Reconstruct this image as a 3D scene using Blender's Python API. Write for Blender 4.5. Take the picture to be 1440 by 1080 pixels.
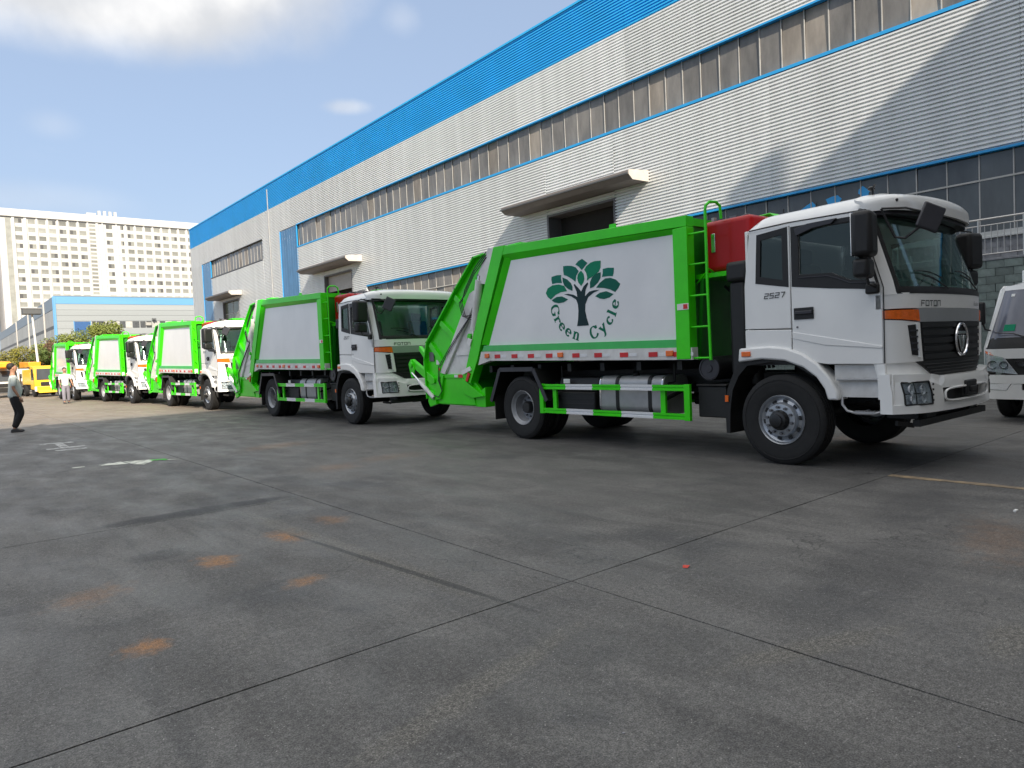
import bpy, bmesh, math, random
from mathutils import Vector, Matrix
from mathutils.geometry import tessellate_polygon
R=math.radians
random.seed(7)
for o in list(bpy.data.objects): bpy.data.objects.remove(o)
S=bpy.context.scene
COL=S.collection
# ------------------------------------------------------------------ camera, sky, sun, exposure
cam=bpy.data.cameras.new('camera'); camo=bpy.data.objects.new('camera',cam); COL.objects.link(camo)
cam.sensor_width=36; cam.lens=36*989/1440; cam.clip_start=.05; cam.clip_end=3000
yaw,pitch,roll=.6883,-.0417,-.0447
cy_,sy_,cp_,sp_=math.cos(yaw),math.sin(yaw),math.cos(pitch),math.sin(pitch)
fw=Vector((sy_*cp_,cy_*cp_,sp_)); r0=Vector((cy_,-sy_,0)); u0=r0.cross(fw)
rt=r0*math.cos(roll)+u0*math.sin(roll); up=-r0*math.sin(roll)+u0*math.cos(roll)
M=Matrix((rt,up,-fw)).transposed().to_4x4(); M.translation=Vector((0,0,1.42))
camo.matrix_world=M; S.camera=camo
SUN=Vector((-.5,-1.49,1.0)).normalized()
W=bpy.data.worlds.new('World'); S.world=W; W.use_nodes=True
nt=W.node_tree; nt.nodes.clear()
def N(t,**k):
    n=nt.nodes.new(t)
    for a,b in k.items(): setattr(n,a,b)
    return n
out=N('ShaderNodeOutputWorld'); bg=N('ShaderNodeBackground'); sky=N('ShaderNodeTexSky')
sky.sky_type='NISHITA'; sky.sun_disc=False; sky.sun_elevation=math.asin(SUN.z); sky.sun_rotation=math.atan2(SUN.x,SUN.y)%(2*math.pi)
sky.air_density=1.0; sky.dust_density=1.6; sky.ozone_density=1.5; sky.altitude=60
SKY=.10
bg.inputs[1].default_value=SKY
tc=N('ShaderNodeTexCoord')
def vm(op,a,b=None):
    n=N('ShaderNodeVectorMath',operation=op)
    for i,v in enumerate((a,b)):
        if v is None: continue
        if isinstance(v,(tuple,Vector)): n.inputs[i].default_value=tuple(v)
        else: nt.links.new(v,n.inputs[i])
    return n
def mt(op,a,b=None,c=None,clamp=False):
    n=N('ShaderNodeMath',operation=op); n.use_clamp=clamp
    for i,v in enumerate((a,b,c)):
        if v is None: continue
        if isinstance(v,(int,float)): n.inputs[i].default_value=v
        else: nt.links.new(v,n.inputs[i])
    return n.outputs[0]
def mr(v,a,b,c=0,d=1,smooth=True):
    n=N('ShaderNodeMapRange'); n.interpolation_type='SMOOTHSTEP' if smooth else 'LINEAR'
    nt.links.new(v,n.inputs[0])
    for i,x in enumerate((a,b,c,d)): n.inputs[i+1].default_value=x
    return n.outputs[0]
D=vm('NORMALIZE',tc.outputs['Generated']).outputs[0]
sepd=N('ShaderNodeSeparateXYZ'); nt.links.new(D,sepd.inputs[0])
# flattened sky coordinate: direction / height, as clouds on a layer
den=mt('ADD',mt('MAXIMUM',sepd.outputs[2],0.0),.12)
comb=N('ShaderNodeCombineXYZ')
nt.links.new(mt('DIVIDE',sepd.outputs[0],den),comb.inputs[0]); nt.links.new(mt('DIVIDE',sepd.outputs[1],den),comb.inputs[1])
def noise(vec,scale,detail=6,rough=.6):
    n=N('ShaderNodeTexNoise'); n.inputs['Scale'].default_value=scale; n.inputs['Detail'].default_value=detail; n.inputs['Roughness'].default_value=rough
    nt.links.new(vec,n.inputs['Vector']); return n.outputs[0]
n1=noise(comb.outputs[0],1.1,8,.58)
small=mr(n1,.60,.74)
def blob(center,wx,wz,soft,amp,sc=3.2,lo=.0,tilt=0):
    c=Vector(center).normalized(); t1=Vector((0,0,1)).cross(c).normalized(); t2=c.cross(t1)
    t1,t2=t1*math.cos(tilt)+t2*math.sin(tilt),-t1*math.sin(tilt)+t2*math.cos(tilt)
    a=mt('DIVIDE',vm('DOT_PRODUCT',D,t1).outputs['Value'],wx); b=mt('DIVIDE',vm('DOT_PRODUCT',D,t2).outputs['Value'],wz)
    front=mr(vm('DOT_PRODUCT',D,c).outputs['Value'],.3,.5)
    rr=mt('SQRT',mt('ADD',mt('MULTIPLY',a,a),mt('MULTIPLY',b,b)))
    rr=mt('ADD',rr,mt('MULTIPLY',mt('SUBTRACT',noise(D,sc,8,.55),.5),amp))
    return mt('MULTIPLY',mr(rr,1+soft,1-soft),front)
big=blob((.135,.86,.475),.275,.120,.24,.62,4.6,tilt=-.05)
wisp1=blob((.434,.838,.329),.022,.007,.8,1.1,20)
wisp2=blob((.48,.769,.425),.016,.014,.9,1.3,22)
wisp3=blob((.085,.975,.204),.09,.016,.8,.8,9)
wisp4=blob((.124,.951,.284),.02,.012,.9,.9,12)
lowhaze=mr(sepd.outputs[2],.30,-.02,0,.30)
def mixc(f,a,b):
    n=N('ShaderNodeMix',data_type='RGBA')
    if isinstance(f,(int,float)): n.inputs[0].default_value=f
    else: nt.links.new(f,n.inputs[0])
    for i,v in ((6,a),(7,b)):
        if isinstance(v,tuple): n.inputs[i].default_value=v+(1,)
        else: nt.links.new(v,n.inputs[i])
    return n.outputs[2]
k=1/SKY
skyc=mixc(.70,sky.outputs[0],(.215*k,.265*k,.355*k))
skyc=mixc(lowhaze,skyc,(.235*k,.265*k,.305*k))
shade=mr(noise(D,7,5,.5),.35,.68)
cc=mixc(shade,(.36*k,.365*k,.375*k),(.56*k,.55*k,.535*k))
skyc=mixc(mt('MULTIPLY',small,.14),skyc,cc)
skyc=mixc(mt('MULTIPLY',wisp1,.42),skyc,cc); skyc=mixc(mt('MULTIPLY',wisp2,.16),skyc,cc)
skyc=mixc(mt('MULTIPLY',wisp3,.18),skyc,cc); skyc=mixc(mt('MULTIPLY',wisp4,.14),skyc,cc)
skyc=mixc(mt('MULTIPLY',big,.93),skyc,cc)
# bright cloud overhead, out of view, added to fill the shade with neutral light
fill_cloud=mr(mt('ADD',sepd.outputs[2],mt('MULTIPLY',mt('SUBTRACT',noise(D,2.2,7,.55),.5),.55)),.52,.66)
fill_cloudc=mixc(shade,(.50*k,.505*k,.51*k),(.96*k,.94*k,.90*k))
skyc=mixc(mt('MULTIPLY',fill_cloud,.9),skyc,fill_cloudc)
nt.links.new(skyc,bg.inputs[0]); nt.links.new(bg.outputs[0],out.inputs[0])
sl=bpy.data.lights.new('sun','SUN'); sl.energy=4.2; sl.angle=R(.53); sl.color=(1,.89,.73)
so=bpy.data.objects.new('sun',sl); COL.objects.link(so); so.rotation_euler=SUN.to_track_quat('Z','Y').to_euler(); so.location=(-20,-30,40)
S.view_settings.view_transform='Standard'; S.view_settings.look='None'; S.view_settings.gamma=1; S.view_settings.exposure=1.08
S.view_settings.use_curve_mapping=False
S.render.engine='CYCLES'; S.cycles.max_bounces=8; S.cycles.transparent_max_bounces=16
S.cycles.caustics_reflective=False; S.cycles.caustics_refractive=False

# ------------------------------------------------------------------ materials
MT={}
def mat(name,col,rough=.5,metal=0,var=.12,scale=3,bump=0,bscale=30,coat=0,var2=None,spec=.5,rand=0,rvar=0,stretch=None,alpha=1,transm=0,world=False):
    m=bpy.data.materials.new(name); m.use_nodes=True; t=m.node_tree; b=t.nodes['Principled BSDF']
    def NN(ty): return t.nodes.new(ty)
    if world: src=NN('ShaderNodeNewGeometry').outputs['Position']
    else: src=NN('ShaderNodeTexCoord').outputs['Object']
    if stretch:
        mp=NN('ShaderNodeMapping'); mp.inputs['Scale'].default_value=stretch; t.links.new(src,mp.inputs[0]); src=mp.outputs[0]
    n=NN('ShaderNodeTexNoise'); n.inputs['Scale'].default_value=scale; n.inputs['Detail'].default_value=6; n.inputs['Roughness'].default_value=.62
    t.links.new(src,n.inputs['Vector'])
    mx=NN('ShaderNodeMix'); mx.data_type='RGBA'
    lo=tuple(c*(1-var) for c in col); hi=tuple(min(c*(1+var),1) for c in col)
    if var2: lo=var2
    mx.inputs[6].default_value=lo+(1,); mx.inputs[7].default_value=hi+(1,)
    mp2=NN('ShaderNodeMapRange'); mp2.inputs[1].default_value=.32; mp2.inputs[2].default_value=.68; t.links.new(n.outputs[0],mp2.inputs[0]); t.links.new(mp2.outputs[0],mx.inputs[0])
    c=mx.outputs[2]
    if rand:
        oi=NN('ShaderNodeObjectInfo'); hs=NN('ShaderNodeHueSaturation'); a=NN('ShaderNodeMapRange')
        a.inputs[3].default_value=1-rand; a.inputs[4].default_value=1+rand; t.links.new(oi.outputs['Random'],a.inputs[0]); t.links.new(a.outputs[0],hs.inputs['Value']); t.links.new(c,hs.inputs['Color']); c=hs.outputs[0]
    t.links.new(c,b.inputs['Base Color'])
    b.inputs['Roughness'].default_value=rough; b.inputs['Metallic'].default_value=metal; b.inputs['Specular IOR Level'].default_value=spec
    b.inputs['Coat Weight'].default_value=coat; b.inputs['Coat Roughness'].default_value=.06
    if transm: b.inputs['Transmission Weight'].default_value=transm
    if rvar:
        q=NN('ShaderNodeMapRange'); q.inputs[3].default_value=max(rough-rvar,.02); q.inputs[4].default_value=rough+rvar; t.links.new(n.outputs[0],q.inputs[0]); t.links.new(q.outputs[0],b.inputs['Roughness'])
    if alpha<1: b.inputs['Alpha'].default_value=alpha
    if bump:
        n2=NN('ShaderNodeTexNoise'); n2.inputs['Scale'].default_value=bscale; n2.inputs['Detail'].default_value=4; t.links.new(src,n2.inputs['Vector'])
        bp=NN('ShaderNodeBump'); bp.inputs['Strength'].default_value=bump; bp.inputs['Distance'].default_value=.02; t.links.new(n2.outputs[0],bp.inputs['Height']); t.links.new(bp.outputs[0],b.inputs['Normal'])
    MT[name]=m; return m
def glassmat(name,tint,fac=.5,rough=.03,dark=(.01,.012,.014)):
    """thin tinted glass pane: part see-through, part dark, with a fresnel reflection on top"""
    m=bpy.data.materials.new(name); m.use_nodes=True; t=m.node_tree; t.nodes.clear()
    o=t.nodes.new('ShaderNodeOutputMaterial'); tr=t.nodes.new('ShaderNodeBsdfTransparent'); tr.inputs[0].default_value=tint+(1,)
    df=t.nodes.new('ShaderNodeBsdfDiffuse'); df.inputs[0].default_value=dark+(1,)
    m1=t.nodes.new('ShaderNodeMixShader'); m1.inputs[0].default_value=fac; t.links.new(df.outputs[0],m1.inputs[1]); t.links.new(tr.outputs[0],m1.inputs[2])
    gl=t.nodes.new('ShaderNodeBsdfGlossy'); gl.inputs['Roughness'].default_value=rough; gl.inputs[0].default_value=(.85,.95,.92,1)
    lw=t.nodes.new('ShaderNodeLayerWeight'); pw=t.nodes.new('ShaderNodeMath'); pw.operation='POWER'; pw.inputs[1].default_value=4.5; t.links.new(lw.outputs['Facing'],pw.inputs[0])
    fr=t.nodes.new('ShaderNodeMath'); fr.operation='MULTIPLY_ADD'; fr.inputs[1].default_value=.9; fr.inputs[2].default_value=.045; t.links.new(pw.outputs[0],fr.inputs[0])
    nz=t.nodes.new('ShaderNodeTexNoise'); nz.inputs['Scale'].default_value=2.5; gm=t.nodes.new('ShaderNodeNewGeometry'); t.links.new(gm.outputs['Position'],nz.inputs['Vector'])
    bp=t.nodes.new('ShaderNodeBump'); bp.inputs['Strength'].default_value=.06; bp.inputs['Distance'].default_value=.03; t.links.new(nz.outputs[0],bp.inputs['Height'])
    t.links.new(bp.outputs[0],gl.inputs['Normal'])
    m2=t.nodes.new('ShaderNodeMixShader'); t.links.new(fr.outputs[0],m2.inputs[0]); t.links.new(m1.outputs[0],m2.inputs[1]); t.links.new(gl.outputs[0],m2.inputs[2])
    t.links.new(m2.outputs[0],o.inputs[0]); MT[name]=m; return m
mat('white_paint',(.84,.84,.825),.30,var=.03,scale=1.2,coat=.5,bump=.03,bscale=1.5,var2=(.79,.79,.78))
mat('panel_white',(.80,.80,.81),.30,var=.05,scale=.8,bump=.22,bscale=1.3,coat=.35,var2=(.74,.745,.76))
mat('skirt_white',(.74,.74,.73),.4,var=.1,scale=3,var2=(.58,.57,.55))
mat('green_paint',(.045,.70,.003),.34,var=.10,scale=2,coat=.2,spec=.35,bump=.04,bscale=3)
mat('green_dark_paint',(.010,.24,.010),.45,var=.15,scale=2)
mat('stripe_green',(.035,.50,.10),.35,var=.08,coat=.3)
mat('red_paint',(.40,.004,.006),.4,var=.12,scale=2,coat=.12,spec=.3)
mat('black_plastic',(.008,.008,.009),.55,var=.25,scale=5,bump=.05,bscale=60)
mat('mirror_grey',(.03,.03,.038),.45,var=.1)
mat('chassis_black',(.008,.008,.008),.6,var=.4,scale=4,bump=.1,bscale=25)
mat('rubber',(.011,.011,.0115),.8,var=.25,scale=8,bump=.08,bscale=60)
mat('rim_silver',(.38,.40,.43),.33,metal=.7,var=.12,scale=6)
mat('rim_grey',(.30,.31,.33),.5,metal=.35,var=.15,scale=6)
mat('nut_steel',(.16,.16,.17),.4,metal=.7)
mat('hub_black',(.012,.012,.013),.4,var=.3)
mat('chrome',(.80,.80,.82),.12,metal=1,var=.05)
mat('lamp_chrome',(.70,.71,.73),.22,metal=.0,var=.35,scale=70,spec=.9)
mat('aluminium',(.40,.40,.405),.5,metal=.55,var=.1,scale=5,bump=.05,bscale=12)
mat('silver_trim',(.36,.37,.38),.4,metal=.4,var=.05)
mat('amber_lens',(.80,.14,.008),.2,var=.15,scale=25,coat=.6)
mat('red_lens',(.55,.02,.02),.25,var=.2,scale=30,coat=.4)
mat('reflector_red',(.60,.015,.02),.35,var=.1)
mat('reflector_white',(.75,.76,.78),.3,var=.1,scale=60)
mat('sticker_white',(.78,.78,.76),.5,var=.1)
mat('sticker_print',(.06,.06,.07),.5)
mat('letter_dark',(.045,.048,.052),.35)
mat('hose_black',(.012,.012,.013),.45)
mat('interior',(.035,.035,.038),.8,var=.2)
mat('seat_fabric',(.10,.10,.11),.9,var=.2)
mat('orange_mark',(.75,.30,.05),.5)
for nm,c in (('leaf_a',(.004,.165,.115)),('leaf_b',(.003,.225,.115)),('leaf_c',(.003,.115,.08)),('trunk_print',(.010,.032,.038)),('text_print',(.003,.15,.085))): mat(nm,c,.5,var=.05,spec=.2)
glassmat('windscreen_glass',(.78,.93,.88),.95)
glassmat('side_glass',(.50,.56,.56),.86)
glassmat('lens_glass',(.9,.93,.95),.95)

# ------------------------------------------------------------------ mesh helpers
class MB:
    def __init__(s): s.v=[]; s.f=[]; s.T=None
    def add(s,vs,fs):
        o=len(s.v); s.v+= [tuple(v) for v in vs]; s.f+=[tuple(i+o for i in f) for f in fs]; return s
    def box(s,x0,x1,y0,y1,z0,z1):
        return s.add([(x0,y0,z0),(x1,y0,z0),(x1,y1,z0),(x0,y1,z0),(x0,y0,z1),(x1,y0,z1),(x1,y1,z1),(x0,y1,z1)],
            [(0,3,2,1),(4,5,6,7),(0,1,5,4),(1,2,6,5),(2,3,7,6),(3,0,4,7)])
    def obox(s,c,sz,rot):
        m=rot.to_matrix() if hasattr(rot,'to_matrix') else rot
        vs=[Vector(c)+m@Vector((sx*sz[0]/2,sy*sz[1]/2,sz_*sz[2]/2)) for sz_ in(-1,1) for sx,sy in((-1,-1),(1,-1),(1,1),(-1,1))]
        return s.add(vs,[(0,3,2,1),(4,5,6,7),(0,1,5,4),(1,2,6,5),(2,3,7,6),(3,0,4,7)])
    def bar(s,a,b,w,h,side=Vector((1,0,0))):
        a=Vector(a);b=Vector(b);d=(b-a).normalized(); si=(side-d*side.dot(d)).normalized(); n=d.cross(si)
        vs=[]
        for p in(a,b):
            for i,j in((-1,-1),(1,-1),(1,1),(-1,1)): vs.append(p+si*i*w/2+n*j*h/2)
        return s.add(vs,[(0,3,2,1),(4,5,6,7),(0,1,5,4),(1,2,6,5),(2,3,7,6),(3,0,4,7)])
    def prism(s,poly,ax,a0,a1):
        def P(p,a):
            return {'x':(a,p[0],p[1]),'y':(p[0],a,p[1]),'z':(p[0],p[1],a)}[ax]
        n=len(poly); vs=[P(p,a0) for p in poly]+[P(p,a1) for p in poly]
        return s.add(vs,[tuple(range(n)),tuple(range(2*n-1,n-1,-1))]+[((i+1)%n,i,i+n,(i+1)%n+n) for i in range(n)])
    def plate(s,outer,holes,ax,a0,a1):
        loops=[outer]+holes; flat=[p for l in loops for p in l]
        tri=tessellate_polygon([[Vector((p[0],p[1],0)) for p in l] for l in loops])
        def P(p,a): return {'x':(a,p[0],p[1]),'y':(p[0],a,p[1]),'z':(p[0],p[1],a)}[ax]
        n=len(flat); vs=[P(p,a0) for p in flat]+[P(p,a1) for p in flat]
        fs=[tuple(t) for t in tri]+[tuple(i+n for i in t[::-1]) for t in tri]
        o=0
        for l in loops:
            m=len(l)
            for i in range(m): j=(i+1)%m; fs.append((o+i,o+j,o+j+n,o+i+n))
            o+=m
        return s.add(vs,fs)
    def tube(s,pts,r,n=8,closed=False,caps=True):
        pts=[Vector(p) for p in pts]; m=len(pts); rr=r if isinstance(r,(list,tuple)) else [r]*m
        prev=None; vs=[]
        for i,p in enumerate(pts):
            if closed: d=(pts[(i+1)%m]-pts[i-1])
            else: d=pts[min(i+1,m-1)]-pts[max(i-1,0)]
            d.normalize()
            if prev is None: a=Vector((0,0,1)) if abs(d.z)<.9 else Vector((1,0,0)); u=(a-d*a.dot(d)).normalized()
            else: u=(prev-d*prev.dot(d)).normalized()
            prev=u; w=d.cross(u)
            for k in range(n): t=2*math.pi*k/n; vs.append(p+(u*math.cos(t)+w*math.sin(t))*rr[i])
        fs=[]
        for i in range(m if closed else m-1):
            j=(i+1)%m
            for k in range(n): k2=(k+1)%n; fs.append((i*n+k,i*n+k2,j*n+k2,j*n+k))
        if not closed and caps: fs+= [tuple(range(n-1,-1,-1)),tuple(range((m-1)*n,m*n))]
        return s.add(vs,fs)
    def cyl(s,a,b,r,n=16,r2=None): return s.tube([a,b],[r,r if r2 is None else r2],n)
    def lathe(s,prof,o,ax='x',n=32,sgn=1,full=True):
        # prof: (radius, offset along the axis)
        vs=[];m=len(prof)
        for k in range(n):
            t=2*math.pi*k/n;c,q=math.cos(t),math.sin(t)
            for r,h in prof:
                vs.append({'x':(o[0]+h*sgn,o[1]+r*c,o[2]+r*q),'y':(o[0]+r*c,o[1]+h*sgn,o[2]+r*q),'z':(o[0]+r*c,o[1]+r*q,o[2]+h*sgn)}[ax])
        return s.add(vs,[(k*m+i,k*m+i+1,((k+1)%n)*m+i+1,((k+1)%n)*m+i) for k in range(n) for i in range(m-1)])
    def ell(s,c,rx,ry,rz,n=12,m=8):
        vs=[(c[0],c[1],c[2]-rz)]
        for j in range(1,m):
            p=-math.pi/2+math.pi*j/m
            for i in range(n): t=2*math.pi*i/n; vs.append((c[0]+rx*math.cos(p)*math.cos(t),c[1]+ry*math.cos(p)*math.sin(t),c[2]+rz*math.sin(p)))
        vs.append((c[0],c[1],c[2]+rz)); fs=[(0,1+(i+1)%n,1+i) for i in range(n)]
        for j in range(m-2):
            for i in range(n): fs.append((1+j*n+i,1+j*n+(i+1)%n,1+(j+1)*n+(i+1)%n,1+(j+1)*n+i))
        o=1+(m-2)*n; fs+=[(o+i,o+(i+1)%n,len(vs)-1) for i in range(n)]
        return s.add(vs,fs)
    def grid(s,fn,nu,nv,thick=None):
        """fn(u,v)->point ; thick: vector offset for the back face"""
        vs=[fn(i/nu,j/nv) for j in range(nv+1) for i in range(nu+1)]
        A=len(vs); w=nu+1
        fs=[(j*w+i,j*w+i+1,(j+1)*w+i+1,(j+1)*w+i) for j in range(nv) for i in range(nu)]
        if thick is not None:
            tv=Vector(thick); vs=[tuple(v) for v in vs]+[tuple(Vector(v)+tv) for v in vs]
            fs+= [tuple(x+A for x in f[::-1]) for f in fs]
            edge=[i for i in range(nu+1)]+[j*w+nu for j in range(1,nv+1)]+[nv*w+i for i in range(nu-1,-1,-1)]+[j*w for j in range(nv-1,0,-1)]
            for a in range(len(edge)):
                p,q=edge[a],edge[(a+1)%len(edge)]; fs.append((q,p,p+A,q+A))
        return s.add(vs,fs)
    def mesh(s,name,m,smooth=False,fix=True):
        me=bpy.data.meshes.new(name); me.from_pydata(s.v,[],s.f); me.validate()
        if fix:
            b=bmesh.new(); b.from_mesh(me); bmesh.ops.recalc_face_normals(b,faces=b.faces); b.to_mesh(me); b.free()
        if m is not None: me.materials.append(MT[m] if isinstance(m,str) else m)
        if smooth:
            me.polygons.foreach_set('use_smooth',[True]*len(me.polygons)); me.set_sharp_from_angle(angle=R(38))
        return me
    def build(s,name,m,parent=None,smooth=False,bevel=0,fix=True,seg=2,kind=None):
        o=bpy.data.objects.new(name,s.mesh(name,m,smooth or bevel>0,fix)); COL.objects.link(o)
        if parent is not None: o.parent=parent
        if bevel:
            bm=o.modifiers.new('bevel','BEVEL'); bm.width=bevel; bm.segments=seg; bm.limit_method='ANGLE'; bm.angle_limit=R(35); bm.harden_normals=False
        if kind: o['kind']=kind
        return o
def thing(name,label,cat,loc=(0,0,0),rz=0,group=None):
    o=bpy.data.objects.new(name,None); COL.objects.link(o); o.location=loc; o.rotation_euler=(0,0,rz); o.empty_display_size=.3
    o['label']=label; o['category']=cat
    if group: o['group']=group
    return o
def inst(name,me,parent,loc=(0,0,0),rot=None,scale=None):
    o=bpy.data.objects.new(name,me); COL.objects.link(o); o.parent=parent; o.location=loc
    if rot: o.rotation_euler=rot
    if scale: o.scale=scale
    return o
def kids(o): return KID.get(o.name,[])
KID={}
def scan():
    KID.clear()
    for o in bpy.data.objects:
        if o.parent: KID.setdefault(o.parent.name,[]).append(o)
def copy_tree(o,skip=(),parent=None):
    c=o.copy(); COL.objects.link(c); c.parent=parent
    for ch in kids(o):
        if ch.get('only') or ch.name.split('.')[0] in skip: continue
        copy_tree(ch,skip,c)
    return c
def struct(name,mb,m,**k):
    o=mb.build(name,m,**k); o['kind']='structure'; return o
# pen strokes for lettering: polylines become ribbons whose width follows the stroke direction like a broad nib
GL={
'G':[[(.86,.80),(.72,.95),(.48,1.0),(.22,.88),(.1,.5),(.22,.12),(.5,0),(.72,.05),(.84,.16),(.84,.42)],[(.62,.42),(1.0,.42)],[(.86,.98),(.86,.76)]],
'r':[[(.2,.62),(.2,0)],[(.2,.42),(.36,.60),(.58,.62),(.62,.5)],[(.02,0),(.42,0)],[(.02,.62),(.2,.62)]],
'e':[[(.12,.36),(.62,.36),(.60,.52),(.38,.64),(.16,.52),(.1,.30),(.18,.10),(.40,0),(.62,.12)]],
'n':[[(.18,.62),(.18,0)],[(.18,.44),(.36,.62),(.56,.58),(.62,.42),(.62,0)],[(.02,0),(.36,0)],[(.46,0),(.80,0)],[(.02,.62),(.18,.62)]],
'C':[[(.84,.78),(.70,.95),(.48,1.0),(.22,.88),(.1,.5),(.22,.12),(.5,0),(.74,.08),(.88,.26)],[(.86,.98),(.86,.72)]],
'y':[[(.12,.62),(.40,.04)],[(.68,.62),(.40,.04),(.26,-.26),(.08,-.30)],[(.0,.62),(.28,.62)],[(.54,.62),(.80,.62)]],
'c':[[(.60,.50),(.40,.64),(.18,.54),(.1,.30),(.18,.10),(.40,0),(.60,.12)]],
'l':[[(.2,1.0),(.2,0)],[(.02,0),(.38,0)],[(.04,1.0),(.2,1.0)]],
'F':[[(0,0),(0,1),(1,1)],[(0,.5),(.8,.5)]],'O':[[(0,0),(1,0),(1,1),(0,1),(0,0)]],'T':[[(0,1),(1,1)],[(.5,1),(.5,0)]],'N':[[(0,0),(0,1),(1,1),(1,0)]],
'2':[[(0,1),(1,1),(1,.5),(0,.5),(0,0),(1,0)]],'5':[[(1,1),(0,1),(0,.5),(1,.5),(1,0),(0,0)]],'7':[[(0,1),(1,1),(.5,0)]],'1':[[(.3,.8),(.6,1),(.6,0)]],
'A':[[(0,0),(.5,1),(1,0)],[(.2,.38),(.8,.38)]],'u':[[(0,.65),(0,0),(.8,0),(.8,.65)]],'m':[[(0,0),(0,.65),(1,.65),(1,0)],[(.5,.65),(.5,0)]],'a':[[(0,.65),(.8,.65),(.8,0),(0,0),(0,.35),(.8,.35)]],
'-':[[(0,.45),(.8,.45)]],'D':[[(0,0),(.7,0),(1,.3),(1,.7),(.7,1),(0,1),(0,0)]],'Y':[[(0,1),(.5,.5),(1,1)],[(.5,.5),(.5,0)]],'H':[[(0,0),(0,1)],[(1,0),(1,1)],[(0,.5),(1,.5)]],'B':[[(0,0),(.8,0),(.9,.25),(.8,.5),(0,.5)],[(.8,.5),(.85,.75),(.7,1),(0,1),(0,0)]],
}
def smoothline(p):
    if len(p)<4: return p
    q=[]
    for i in range(len(p)-1):
        p0=p[max(i-1,0)];p1=p[i];p2=p[i+1];p3=p[min(i+2,len(p)-1)]
        for k in range(4):
            t=k/4
            q.append(tuple(.5*((2*p1[j])+(-p0[j]+p2[j])*t+(2*p0[j]-5*p1[j]+4*p2[j]-p3[j])*t*t+(-p0[j]+3*p1[j]-3*p2[j]+p3[j])*t**3) for j in(0,1)))
    q.append(p[-1]); return q
def glyph(mb,ch,o,size,tf,thick=.17,thin=.06,curve=True,aspect=1,italic=0,zoff=0):
    """tf maps a 2-D point and a height to a 3-D point"""
    for li,line in enumerate(GL[ch]):
        pl=smoothline(line) if curve else line
        pl=[((x*aspect+italic*y)*size+o[0],y*size+o[1]) for x,y in pl]
        for i in range(len(pl)-1):
            a=Vector(pl[i]).to_3d();b=Vector(pl[i+1]).to_3d(); d=(b-a)
            if d.length<1e-6: continue
            d.normalize(); s_=abs(d.y); w=(thin+(thick-thin)*s_**1.3)*size/2; n=Vector((-d.y,d.x,0))*w
            e=d*min(w,.03*size)*(1 if not curve else .35)
            if not curve: e=d*w
            qs=[a-e-n,b+e-n,b+e+n,a-e+n]; zz=.0002*((i*7+li*3)%9)
            mb.add([tf(q.x,q.y,zoff+zz) for q in qs],[(0,1,2,3)])
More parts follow.
